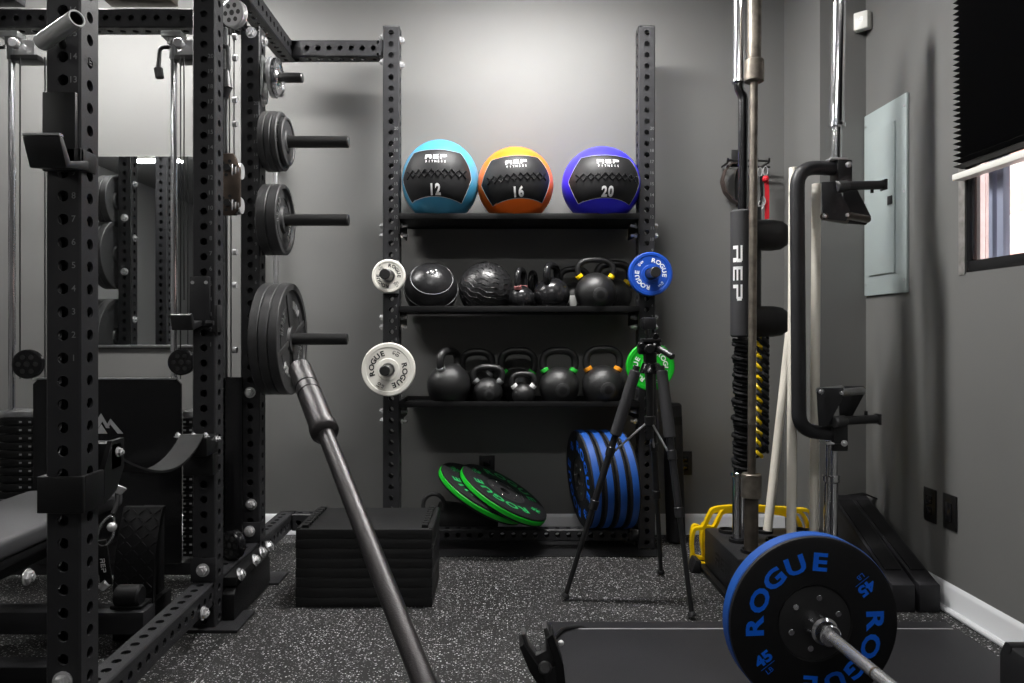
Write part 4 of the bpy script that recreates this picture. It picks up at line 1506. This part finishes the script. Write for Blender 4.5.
# run on to the floor
tz = (A.z - .016) / -d.z
E = A + d * tz
sl = .24
mb = MB()
M_ = Matrix.Translation(A) @ frame(d).to_4x4()
mb.lathe([(0, 0), (.0225, 0), (.025, .002), (.025, .082), (.0235, .084), (.0235, .09), (.025, .092), (.025, .112), (.0235, .114), (.0235, .12), (.025, .122), (.025, sl)], 32, M_)
wpart('sleeve', mb, M_barsteel, bb)
mb = MB(); mb.lathe([(.024, sl), (.026, sl), (.0275, sl + .002), (.0275, sl + .018), (.026, sl + .022), (.016, sl + .03)], 32, M_); wpart('collar', mb, M_barsteel, bb)
mb = MB(); mb.lathe([(.0155, sl + .02), (.0155, tz)], 28, M_, False, True); wpart('shaft', mb, M_barsteel, bb)

# ================================================================== TRIPOD
tr = thing('camera_tripod', 'black camera tripod with spread legs in front of the storage rack', 'tripod', (.58, 2.76, 0))
YT = 2.76
apex = P(650, 372, YT)
feet = [P(565, 598, 2.74), P(692, 618, 2.56), P(661, 575, 3.02)]
tops = [P(637, 366, 2.74), P(661, 366, 2.72), P(650, 368, 2.84)]
for i, (f_, t_) in enumerate(zip(feet, tops)):
    f_.z = .012
    d = f_ - t_
    p1, p2, p3 = t_ + d * .30, t_ + d * .37, t_ + d * .60
    lg = wpart('leg', MB().cyl(t_, p1 + d * .02, .013, seg=16), M_black, tr)
    wpart('grip', MB().cyl(t_ + d * .02, p1, .0205, .0215, seg=18, bev=.003), M_foamgrip, lg)
    wpart('middle_tube', MB().cyl(p1, p3, .013 if i != 1 else .0135, seg=16), M_powder if i == 1 else M_black, lg)
    wpart('lower_tube', MB().cyl(p3, f_ - d * .0, .0095, seg=14), M_black, lg)
    for p in (p2, p3):
        wpart('leg_clamp', MB().cyl(p - d * .02, p + d * .02, .017, seg=14, bev=.002), M_black if i != 1 else M_powder, lg)
    wpart('foot', MB().cyl(V((f_.x, f_.y, .003)) - d * .025, V((f_.x, f_.y, .011)), .0135, .0165, seg=14, bev=.002), M_rubber, lg)
cc = P(650, 372, YT + .01)
wpart('centre_column', MB().cyl((cc.x, cc.y, cc.z - .25), (cc.x, cc.y, cc.z + .06), .0135, seg=18), M_black, tr)
wpart('leg_hub', MB().cyl((cc.x, cc.y, cc.z - .005), (cc.x, cc.y, cc.z + .035), .04, .03, seg=18, bev=.004), M_gloss, tr)
wpart('column_collar', MB().cyl((cc.x, cc.y, cc.z - .2), (cc.x, cc.y, cc.z - .165), .021, seg=18, bev=.003), M_black, tr)
for i, (f_, t_) in enumerate(zip(feet, tops)):
    d = f_ - t_
    wpart('brace', MB().cyl((cc.x, cc.y, cc.z - .18), t_ + d * .39, .004, seg=8), M_brushed, tr)
mb = MB(); mb.box((cc.x - .022, cc.y - .022, cc.z + .035), (cc.x + .022, cc.y + .022, cc.z + .075), .005)
mb.cyl((cc.x - .045, cc.y, cc.z + .09), (cc.x + .04, cc.y, cc.z + .09), .024, seg=18, bev=.004)
mb.cyl((cc.x - .01, cc.y - .05, cc.z + .088), (cc.x - .01, cc.y + .03, cc.z + .088), .018, seg=16, bev=.003)
hd = wpart('pan_head', mb, M_black, tr)
mb = MB(); mb.box((cc.x - .03, cc.y - .04, cc.z + .113), (cc.x + .035, cc.y + .04, cc.z + .127), .003)
mb.box((cc.x - .012, cc.y - .02, cc.z + .127), (cc.x - .006, cc.y + .02, cc.z + .16), .001)
mb.box((cc.x + .01, cc.y - .02, cc.z + .127), (cc.x + .016, cc.y + .02, cc.z + .16), .001)
wpart('quick_release_plate', mb, M_black, tr)
mb = MB(); mb.box((cc.x - .03, cc.y - .02, cc.z + .16), (cc.x + .02, cc.y + .02, cc.z + .205), .004)
mb.box((cc.x - .04, cc.y - .022, cc.z + .165), (cc.x - .033, cc.y - .015, cc.z + .2), .001); wpart('phone_clamp', mb, M_powder, tr)
wpart('pan_handle', MB().cyl(P(654, 345, YT - .03), P(673, 357, YT - .1), .011, .013, seg=14, bev=.003), M_black, tr)
for p in (P(641, 346, YT - .04), P(655, 336, YT - .04), P(657, 347, YT - .035)):
    wpart('tension_knob', MB().cyl(p, p + V((0, -.02, 0)), .012, seg=12, bev=.002), M_gloss, tr)

# tall black roll standing behind the tripod
rl = thing('foam_roll', 'tall black rolled pad standing by the right storage upright behind the tripod', 'foam roll', (.77, 3.52, 0))
xr_ = (676 - 498) / F * 3.5
wpart('roll', MB().cyl((xr_, 3.5, .003), (xr_ - .02, 3.5, .66), .045, seg=28, bev=.008), M_rubber, rl)
wpart('strap', MB().cyl((xr_ - .018, 3.5, .56), (xr_ - .0192, 3.5, .60), .0465, seg=28), M_webbing, rl)

# ================================================================== BAR HOLDER BLOCK WITH BARS
HB = thing('bar_holder', 'low black block bar holder on the floor holding the upright bars', 'bar holder', (1.1, 2.88, 0))
hx0, hx1, hy0, hy1, hz = .868, 1.36, 2.66, 3.09, .178
mb = MB()
wpart('block', MB().box((hx0, hy0, .02), (hx1, hy1, hz), .008), M_powder, HB)
wpart('base_flange', MB().box((hx0 - .02, hy0 - .02, .0), (hx1 + .02, hy1 + .02, .0195), .003), M_shelf, HB)
mb = MB()
Mf = Matrix.Translation((hx0 - .0005, 2.84, .1)) @ Matrix(((0, 0, -1, 0), (-1, 0, 0, 0), (0, 1, 0, 0), (0, 0, 0, 1)))
put_rep(mb, Mf, .05, .9); wpart('lettering', mb, M_darkmark, HB)
cols_ = (.945, 1.09, 1.24)
rows_ = (2.745, 2.885, 3.02)
for x in cols_:
    for y in rows_:
        mb = MB()
        mb.lathe([(.031, hz), (.038, hz), (.038, hz + .012), (.031, hz + .012)], 28, Matrix.Translation((x, y, 0)), close=True)
        wpart('tube_socket', mb, M_rubber, HB)
EPS = hz + .0025

# safety squat bar
X0, Y0 = cols_[0], rows_[1]
sq = thing('safety_squat_bar', 'safety squat bar standing upright with long black foam pad and two shoulder pads', 'barbell', (X0, Y0, hz))


def q(u, v, Y=Y0):
    return P(u, v, Y)


bt, btop = V((X0, Y0, EPS)), q(737.5, 480)
ax = V((0, 0, 1))
wpart('sleeve', MB().cyl((X0, Y0, EPS), (X0, Y0, q(738, 476).z), .0245, seg=26, bev=.003), M_chrome, sq)
wpart('sleeve_collar', MB().cyl((X0, Y0, q(738, 476).z), (X0, Y0, q(738, 472).z), .031, seg=26, bev=.002), M_chrome, sq)
zt_ = 2.36
xt = q(739, 40).x
wpart('sleeve', MB().cyl((xt, Y0, q(739, 80).z), (xt, Y0, zt_), .0235, seg=26, bev=.003), M_chrome, sq)
wpart('sleeve_collar', MB().cyl((xt, Y0, q(739, 80).z - .012), (xt, Y0, q(739, 80).z), .029, seg=26, bev=.002), M_chrome, sq)
mb = MB()
mb.tube([(X0, Y0, q(738, 472).z), (X0 + .002, Y0, q(740, 440).z), q(742, 400), q(742.5, 300), q(743, 120), q(743, 96), q(738.5, 88), (xt, Y0, q(739, 80).z)], .0185, 18, fillet=.03)
wpart('cambered_shaft', mb, M_gloss, sq)
xp = q(740.5, 270).x
pd = wpart('long_pad', MB().cyl((xp, Y0 - .012, q(740, 337).z), (xp, Y0 - .012, q(740, 211).z), .042, seg=30, bev=.006), M_foamgrip, sq)
mb = MB()
t_ = MB()
put_rep(t_, Matrix.Rotation(R(-90), 4, 'Z'), .038, 1.42)
t_ = subdiv(t_, .002)
rr = .0428
for p in t_.v:
    a = p.x / rr - .68
    mb.v.append(V((xp + rr * math.sin(a), Y0 - .012 - rr * math.cos(a), q(740, 274).z + p.y)))
mb.f = list(t_.f)
wpart('lettering', mb, M_wmark, pd)
for v in (235.5, 321.5):
    z = q(770, v, Y0 + .06).z
    mb = MB()
    M_ = Matrix.Translation((q(746, v, Y0 + .06).x, Y0 + .055, z)) @ frame((1, 0, 0)).to_4x4()
    L_ = q(788.5, v, Y0 + .06).x - q(746, v, Y0 + .06).x
    mb.lathe([(0, 0), (.058, 0), (.061, .004), (.062, L_ * .6), (.057, L_ * .8), (.042, L_ * .93), (.02, L_ * .99), (0, L_)], 30, M_)
    wpart('shoulder_pad', mb, M_rubber, sq)
mb = MB(); mb.cyl((q(761, 0).x, Y0 + .055, q(760, 337).z), (q(761, 0).x, Y0 + .055, q(760, 205).z), .02, seg=16); wpart('yoke_tube', mb, M_powder, sq)
# worn brown bar
X1, Y1 = cols_[0], rows_[0]
ob_ = thing('barbell', 'worn brown olympic barbell standing upright in the holder', 'barbell', (X1, Y1, hz))
dtop = P(754.5, 0, Y1 + .05)
base_ = V((X1, Y1, EPS)); d = (dtop - base_).normalized()


def at(z):
    return base_ + d * ((z - base_.z) / d.z)


za, zb_, zc, zd = P(750, 498, Y1).z, P(750, 474, Y1).z, P(754, 78, Y1).z, P(754, 56, Y1).z
wpart('sleeve', MB().cyl(base_, at(za), .0255, seg=26, bev=.003), M_rustdark, ob_)
wpart('sleeve_collar', MB().cyl(at(za), at(zb_), .036, seg=26, bev=.003), M_rust, ob_)
zk = [zb_, P(750, 425, Y1).z, P(750, 390, Y1).z, P(750, 210, Y1).z, P(750, 164, Y1).z, zc]
for i in range(5):
    wpart('shaft', MB().cyl(at(zk[i]), at(zk[i + 1]), .0148 if i % 2 == 0 else .0152, seg=20), M_rustdark if i == 0 else M_rust, ob_)
wpart('sleeve_collar', MB().cyl(at(zc), at(zd), .037, seg=26, bev=.003), M_rust, ob_)
wpart('sleeve', MB().cyl(at(zd), at(2.29), .0255, seg=26, bev=.003), M_rust, ob_)
# cream pipes
for lab, b_, t_ in (('cream plastic pipe leaning to the right between the upright bars', V((cols_[1] - .0, rows_[2] - .02, EPS)), P(795, 285, 3.12)),
                    ('cream plastic pipe standing upright just left of the black trap bar tube', V((cols_[1] + .005, rows_[0] + .0, EPS)), P(793.5, 168, rows_[0] + .12)),
                    ('cream plastic pipe standing upright between trap bar tube and its chrome sleeve', V((cols_[2], rows_[1], EPS)), P(816.5, 184, rows_[1] + .0))):
    o = thing('plastic_pipe', lab, 'pipe', b_, group='cream pipes in the bar holder')
    if 'leaning' in lab:
        b_ = P(767.5, 524, rows_[2] - .02); b_.z = EPS + .008
    dd = (t_ - b_).normalized()
    r_ = .0175
    M_ = Matrix.Translation(b_) @ frame(dd).to_4x4()
    LL = (t_ - b_).length
    mb = MB(); mb.lathe([(0, 0), (r_, 0), (r_, LL), (r_ - .003, LL), (r_ - .003, LL - .04), (0, LL - .04)], 24, M_)
    wpart('tube', mb, M_pvc, o)

# trap bar
X2, Y2 = cols_[2], rows_[0]
tb = thing('trap_bar', 'open trap bar standing upright with black tube frame and chrome sleeves', 'barbell', (X2, Y2, hz))
b_ = V((X2, Y2, EPS)); t_ = P(839, 2, Y2 + .02); d = (t_ - b_).normalized()


def at2(z):
    return b_ + d * ((z - b_.z) / d.z)


zl, zu = P(830, 440, Y2).z, P(838, 158, Y2).z
wpart('sleeve', MB().cyl(b_, at2(P(830, 482, Y2).z), .0247, seg=26, bev=.003), M_chrome, tb)
wpart('sleeve_collar', MB().cyl(at2(P(830, 482, Y2).z), at2(P(830, 475, Y2).z), .031, seg=26, bev=.003), M_chrome, tb)
wpart('sleeve_stub', MB().cyl(at2(P(830, 475, Y2).z), at2(zl), .021, seg=26), M_chrome, tb)
wpart('sleeve', MB().cyl(at2(P(838, 122, Y2).z), at2(t_.z), .0247, seg=26, bev=.003), M_chrome, tb)
wpart('sleeve_collar', MB().cyl(at2(P(838, 126, Y2).z), at2(P(838, 122, Y2).z), .030, seg=26, bev=.002), M_chrome, tb)
wpart('sleeve_stub', MB().cyl(at2(zu), at2(P(838, 126, Y2).z), .018, seg=26), M_chrome, tb)
pu, pl_ = at2(P(838, 168, Y2).z), at2(P(830, 434, Y2).z)
mb = MB()
mb.tube([pu, P(797, 167, Y2 - .02), P(799, 430, Y2 - .02), pl_], .0262, 22, fillet=.12, fs_n=10)
wpart('tube_frame', mb, M_powder, tb)
for pc, sg in ((pu, 1), (pl_, -1)):
    mb = MB(); mb.box((pc.x - .04, pc.y - .036, pc.z - .034), (pc.x + .028, pc.y + .036, pc.z + .034), .004); 
    mb.xform(Matrix.Identity(4))
    wpart('sleeve_block', MB().box((pc.x - .035, pc.y - .034, pc.z + (.028 if sg > 0 else -.036)), (pc.x + .03, pc.y + .034, pc.z + (.036 if sg > 0 else -.028)), .002), M_zinc, tb)
    wpart('end_block', MB().box((pc.x - .01, pc.y - .034, pc.z - .06), (pc.x + .045, pc.y + .034, pc.z + .027 if sg > 0 else pc.z + .06), .004), M_black, tb)
    wpart('bolt', bolt((pc.x + .03, pc.y - .034, pc.z + (.008 if sg > 0 else -.03)), (0, -1, 0), .009, .006), M_zinc, tb)
# grip brackets
XZ = Matrix(((1, 0, 0, 0), (0, 0, 1, 0), (0, 1, 0, 0), (0, 0, 0, 1)))


def grip(pix, bolts, sg, peg):
    Yg = Y2 - .045
    for k, (dx, dy) in enumerate(((0, 0), (.125, .10))):
        poly = [P(u, v, Yg) for u, v in pix]
        mb = MB(); mb.prism([(p.x + dx, p.z) for p in poly], 0, .006, Matrix.Translation((0, Yg + dy, 0)) @ XZ, .0015)
        pl2 = wpart('grip_plate', mb, M_powder, tb)
        if k == 0:
            mb = MB()
            cxy = P(*pix[-1], Yg); mid = sum((p for p in poly), V()) / len(poly)
            M_ = Matrix.Translation((mid.x - .01, Yg - .0006, mid.z + sg * .0)) @ Matrix.Rotation(R(90), 4, 'X') @ Matrix.Rotation(R(-90), 4, 'Z')
            put_rep(mb, M_, .02, .95); wpart('lettering', mb, M_darkmark, pl2)
    for u, v in bolts:
        p = P(u, v, Yg)
        gr = wpart('handle', MB().cyl(p + V((0, .006, 0)), p + V((.125, .10, 0)), .0145, seg=20), M_brushed if sg < 0 else M_bronze, tb)
        wpart('bolt', bolt(p, (0, -1, 0), .008, .004, False), M_zinc, gr)
    a, b = peg
    wpart('rack_peg', MB().cyl(P(*a, Y2 - .03), P(*b, Y2 + .02), .0165, seg=18, bev=.002), M_black, tb)
    e = P(*b, Y2 + .02)
    mb = MB(); mb.box((e.x - .006, e.y - .02, e.z - .02), (e.x + .004, e.y + .02, e.z + .02), .002)
    wpart('peg_end', mb, M_black, tb)
    wpart('peg_pin', MB().cyl(P(b[0] - 12, b[1] + 8 * sg, Y2 + .01), P(b[0] - 12, b[1], Y2 + .01), .006), M_black, tb)
    wpart('peg_clamp', MB().cyl(P(a[0] - 2, a[1] + 1, Y2 - .045), P(a[0] + 9, a[1], Y2 - .03), .022, seg=16, bev=.004), M_iron, tb)


grip([(822, 182), (835, 181), (851, 212), (846, 221), (823, 219)], [(824.5, 216), (847, 215)], 1, ((838, 186), (884, 185)))
grip([(819, 426), (828, 426), (846, 393), (843, 388), (821, 388), (817, 392)], [(820, 391.5), (841.5, 393)], -1, ((836, 421), (878, 419)))

# wall hook strip with straps
hk = thing('wall_hook_strip', 'black hook strip on the back wall behind the upright bars', 'hook strip', P(745, 160, YB))
c = P(737, 157, YB)
mb = MB(); mb.box((c.x - .03, YB - .008, c.z - .035), (c.x + .03, YB - .0005, c.z + .035), .003); wpart('strip', mb, M_black, hk)
for u in (733, 766):
    for v in (159, 165):
        pass
for u in (727, 738, 756, 768):
    p = P(u, 163, YB - .09)
    mb = MB(); mb.tube([(p.x, YB - .008, p.z), (p.x, YB - .10, p.z), (p.x, YB - .11, p.z + .02)], .005, 8, fillet=.01); wpart('hook', mb, M_black, hk)
mb = MB(); mb.cyl(P(727, 160, YB - .06), P(770, 161, YB - .06), .005, seg=8); mb.cyl(P(727, 166, YB - .06), P(770, 167, YB - .06), .005, seg=8); wpart('hook_rail', mb, M_black, hk)
ls = thing('lifting_strap', 'dark brown leather strap looped over a wall hook left of the bars', 'strap', P(730, 165, YB - .07))
pts = [P(u, v, YB - .055) for u, v in ((738, 164), (731, 164), (725, 171), (722, 181), (725, 192), (732, 200), (740, 205))]
wpart('loop', MB().tube(pts, 0, flat=(.05, .006, (0, 1, 0))), M_leather, ls)
pts = [P(u, v, YB - .04) for u, v in ((739, 168), (737, 180), (737, 194), (738, 206))]
wpart('tail', MB().tube(pts, 0, flat=(.05, .006, (0, 1, 0))), M_webbing, ls)
wpart('d_ring', MB().loop([P(730 + 4 * math.cos(R(30 * k)), 165 + 4 * math.sin(R(30 * k)), YB - .05) for k in range(12)], .003, 8), M_zinc, ls)
rd = thing('lanyard', 'red webbing lanyard with chrome clips hanging on the wall hooks', 'lanyard', P(767, 175, YB - .08))
wpart('red_strap', MB().tube([P(766, 176, YB - .08), P(767, 190, YB - .08), P(767, 219, YB - .07)], 0, flat=(.006, .02, (0, 1, 0))), M_red, rd)
wpart('knot', MB().sphere(P(765.5, 179, YB - .085), .017, 16, 10), M_red, rd)
wpart('grey_strap', MB().tube([P(761, 176, YB - .085), P(762, 195, YB - .085), P(760, 205, YB - .085)], 0, flat=(.005, .012, (0, 1, 0))), M_webbing, rd)
for u, v in ((760, 172), (765.5, 171), (761, 205), (763, 201)):
    wpart('clip', MB().loop([P(u + 2.4 * math.cos(R(30 * k)), v + 4.5 * math.sin(R(30 * k)), YB - .085) for k in range(12)], .0026, 8), M_zinc, rd)


def wrap_rope(u, v0, v1, Y, rad, w, turns, m, label, m2=None):
    o = thing('braided_rope', label, 'rope', P(u, v1, Y))
    a, b = P(u, v0, Y), P(u - .3, v1, Y)
    for ph in range(2):
        mb = MB(); pts = []
        n = 150
        for i in range(n + 1):
            t = i / n
            an = t * 2 * math.pi * turns + ph * math.pi
            wob = rad * (1 + .22 * math.sin(t * 41 + ph * 2) + .12 * math.sin(t * 97))
            pts.append(a.lerp(b, t) + V((math.cos(an) * wob, math.sin(an) * wob, 0)))
        mb.tube(pts, w, 7)
        wpart('strand', mb, m2 if (m2 and ph) else m, o)


wrap_rope(741.5, 340, 470, Y0, .0255, .0085, 15, M_webbing, 'thick black rope wound round the bar below the long foam pad')
wrap_rope(759.5, 338, 457, Y0 + .06, .0085, .0072, 11, M_yellow, 'yellow and black braided rope hanging right of the worn barbell', M_bag)
wrap_rope(765.5, 338, 452, Y0 + .05, .0085, .0075, 13, M_webbing, 'dark grey braided rope hanging right of the yellow and black rope', M_foamgrip)

# yellow bands piled behind the holder
xs0, xs1 = P(689, 520, 3.2).x, P(812, 520, 3.2).x
for k in range(4):
    o = thing('resistance_band', 'wide yellow resistance band looped behind the bar holder, ' + ('topmost and widest loop', 'second loop', 'inner loop', 'lowest loop on the floor')[k], 'resistance band', ((xs0 + xs1) / 2, 3.2, 0), group='yellow bands behind the bar holder')
    y = 3.2 + (k - 1.5) * .034
    zt = .245 - k * .013
    xa, xb2 = xs0 + (.012, .068, .03, .082)[k], xs1 - .02 * k
    pts = [(xa + .02, y, .010 + .002 * k), (xa - .012, y, .06), (xa - .006, y, .15), (xa + .035, y, .165 - .01 * k), (xa + .06, y, zt - .03), (xa + .09, y, zt), (xa + .22, y, zt + .008), (xb2 - .1, y, zt - .004), (xb2 - .03, y, zt - .02), (xb2, y, .12), (xb2 - .02, y, .02), ((xa + xb2) / 2, y, .010)]
    # smooth closed path
    sm = []
    n = len(pts)
    for i in range(n):
        p0_, p1_, p2_, p3_ = (V(pts[(i + j - 1) % n]) for j in range(4))
        for s in range(6):
            t = s / 6
            sm.append(.5 * ((2 * p1_) + (p2_ - p0_) * t + (2 * p0_ - 5 * p1_ + 4 * p2_ - p3_) * t * t + (3 * p1_ - p0_ - 3 * p2_ + p3_) * t ** 3))
    for p in sm:
        p.z = max(p.z, .004)
    mb = MB(); mb.loop(sm, 0, flat=(.024, .013, (0, 1, 0)))
    lp_ = build('loop', mb, M_band, o, base=o.location)
# dark foot left of the holder
fo = solo('rubber_wedge', MB().prism([(.80, 0), (.842, 0), (.842, .05), (.82, .055)], 3.04, 3.12, Matrix(((1, 0, 0, 0), (0, 0, 1, 0), (0, 1, 0, 0), (0, 0, 0, 1))), .004), M_rubber, (.82, 3.06, 0), 'small black rubber wedge on the floor left of the bar holder', 'wedge')

# ================================================================== FLOOR MATS, BARBELL, PLATE
mt = thing('drop_mat', 'smooth black mat on the floor under the loaded barbell', 'mat', (.85, 1.9, 0))
wpart('base_sheet', MB().box((.165, .2, .0005), (1.53, 2.52, .008), .002), M_mat, mt)
wpart('top_sheet', MB().box((.175, .2, .0082), (1.51, 2.42, .022), .003), M_mat, mt)
wpart('edge_highlight', MB().box((.24, 2.4205, .0082), (1.5, 2.4265, .0225), .001), M_edgelight, mt)  # pale strip painted as the bright highlight along the top sheet's far edge
solo('electric_cable', MB().tube([(.17, 2.28, .03), (.178, 2.33, .034), (.21, 2.40, .031), (.265, 2.43, .027), (.30, 2.44, .013)], .006, 8, fillet=.02), M_black, (.2, 2.36, .02), 'short black cable curving over the corner of the mat', 'cable')

ZB = .022 + .2255
lb_ = thing('barbell', 'chrome barbell lying on the right of the floor with blue plates', 'barbell', (.855, 2.0, ZB))
pD = P(886, 683, 1.58)
ya = 1.895
c0 = V((.819, ya, ZB))
dirn = V((pD.x - c0.x, pD.y - c0.y, 0)).normalized()
ang = math.atan2(dirn.x, -dirn.y)
sf = dirn
wpart('sleeve_collar', MB().cyl(c0 - sf * .004 + sf * .0, c0 + sf * .055, .0375, .0345, seg=32, bev=.006), M_chrome, lb_)
wpart('collar_ring', MB().cyl(c0 + sf * .055, c0 + sf * .08, .029, .027, seg=32, bev=.003), M_chrome, lb_)
wpart('shaft', MB().cyl(c0 + sf * .08, c0 + sf * 1.39, .0145, seg=26), M_barchrome, lb_)
for s_ in (.275, .47):
    wpart('knurl_ring', MB().cyl(c0 + sf * s_, c0 + sf * (s_ + .006), .0149, seg=26), M_rustdark, lb_)
wpart('sleeve', MB().cyl(c0 - sf * .004, c0 - sf * .41, .0249, seg=28, bev=.003), M_chrome, lb_)
c1_ = c0 + sf * 1.39
wpart('sleeve_collar', MB().cyl(c1_, c1_ + sf * .03, .0375, seg=32, bev=.004), M_chrome, lb_)
wpart('sleeve', MB().cyl(c1_ + sf * .03, c1_ + sf * .44, .0249, seg=28, bev=.003), M_chrome, lb_)
T_ = .0635
rotp = frame(sf, (0, 0, 1)).to_euler()
pl0 = c0 - sf * (.006 + T_ - .003)
bumper('bumper_plate', 'large black bumper plate with blue lettering on the chrome barbell', pl0, rotp, M_bluerub, M_bluemark, T_, None, mids=(133, -47), nmids=(37, 217))
bumper('bumper_plate', 'second blue-banded bumper plate on the near end of the chrome barbell', c1_ + sf * .032, rotp, M_bluerub, M_bluemark, T_, None)

# yoke at the left of the mat
yk = thing('bar_jack', 'black steel fork with two prongs at the left edge of the mat', 'bar jack', (.11, 1.85, 0))
mb = MB()
Yk = 1.86
lean = 0


def yp(u, v, Y=Yk):
    return P(u, v, Y)


def slab(pix, y0, y1, bev=.002):
    m_ = MB(); m_.prism([(yp(u, v).x, yp(u, v).z) for u, v in pix], y0, y1, XZ, bev); return m_


wpart('prong', slab([(519, 644), (523, 641), (541, 668), (546, 683), (536, 679), (529, 668)], Yk - .02, Yk + .055), M_shelf, yk)
wpart('prong', slab([(546, 636), (552, 631), (563, 662), (566, 690), (556, 690), (555, 664)], Yk - .02, Yk + .055), M_shelf, yk)
mb = slab([(521, 634), (525, 633), (529, 645), (536, 655), (546, 650), (546, 640), (543, 628), (547, 627), (552, 640), (556, 664), (546, 676), (534, 668)], Yk - .005, Yk + .04)
wpart('liner', mb, M_iron, yk)
wpart('cross_block', slab([(535, 672), (556, 664), (562, 690), (560, 720), (540, 720)], Yk - .015, Yk + .05), M_black, yk)
mb = MB(); mb.cyl(yp(545, 668, Yk - .02), yp(545, 668, Yk - .03), .017, .015, seg=18, bev=.003); wpart('roller_end', mb, M_iron, yk)
wpart('bolt', bolt(yp(538, 648, Yk - .006), (0, -1, .3), .008, .006, False), M_chrome, yk)
wpart('side_bolt', MB().sphere(yp(561, 643, Yk + .0), .0075, 14, 8), M_whitep, yk)
pb_ = yp(550, 715)
wpart('post', MB().box((pb_.x - .03, Yk - .01, .01), (pb_.x + .03, Yk + .045, pb_.z), .004), M_shelf, yk)
wpart('base_plate', MB().box((pb_.x - .1, Yk - .1, .0), (pb_.x + .024, Yk + .12, .0095), .002), M_shelf, yk)

# black end in the lower right corner
rc = thing('rubber_stand', 'black rounded stand at the right edge of the photo beside the baseboard', 'stand', (1.46, 1.98, .022))
p0_ = P(1004, 641, 2.0)
mb = MB()
mb.prism([(2.02, .0225), (2.02, .12), (2.005, .15), (1.985, .158), (1.965, .15), (1.6, .13), (1.6, .0225)], p0_.x, p0_.x + .16, YZ, .006)
wpart('body', mb, M_rubber, rc)
mb = MB(); mb.cyl((p0_.x - .001, 1.985, .148), (p0_.x + .161, 1.985, .148), .014, seg=16); wpart('rounded_cap', mb, M_black, rc)

# two black ramps leaning back along the right wall
for k, (x0, x1) in enumerate(((1.405, 1.488), (1.503, 1.578))):
    o = thing('black_ramp', ('long black ramp block by the right wall, nearer the bar holder', 'long black ramp block against the right wall baseboard')[k], 'ramp', ((x0 + x1) / 2, 2.62, 0), group='black ramp blocks by the right wall')
    mb = MB()
    dx = .03 if k == 0 else .02
    mb.prism([(2.62, .0), (2.62, .098), (2.64, .102), (3.16, .30), (3.19, .28), (3.19, .0)], x0, x1, YZ, .004)
    for p in mb.v:
        p.x += (p.y - 2.62) / .57 * dx * (1 if k == 0 else .3)
    wpart('block', mb, M_mat, o)
    mb = MB(); mb.prism([(2.70, .124), (3.12, .284), (3.118, .289), (2.698, .129)], x0 + .012, x1 - .012, YZ)
    for p in mb.v:
        p.x += (p.y - 2.62) / .57 * dx * (1 if k == 0 else .3)
    wpart('grip_strip', mb, M_rubber, o)
lp_ = P(865, 500, 3.15)
solo('carry_strap', MB().tube([P(849, 508, 3.18), P(850, 496, 3.18), P(865, 494, 3.17), P(878, 499, 3.15), P(884, 512, 3.1)], 0, flat=(.035, .006, (0, 1, 0))), M_webbing, lp_, 'black strap arching over the upper end of the ramps', 'strap')

# ================================================================== WORLD, VIEW
w = bpy.data.worlds.new('daylight'); scn.world = w
w.use_nodes = True
bg = w.node_tree.nodes['Background']
bg.inputs['Color'].default_value = (.95, .97, 1.0, 1)
bg.inputs['Strength'].default_value = 5.0
scn.view_settings.view_transform = 'Standard'
scn.view_settings.look = 'None'
scn.view_settings.exposure = 0
scn.view_settings.gamma = 1
scn.view_settings.use_curve_mapping = False
scn.cycles.max_bounces = 8
scn.cycles.use_denoising = True
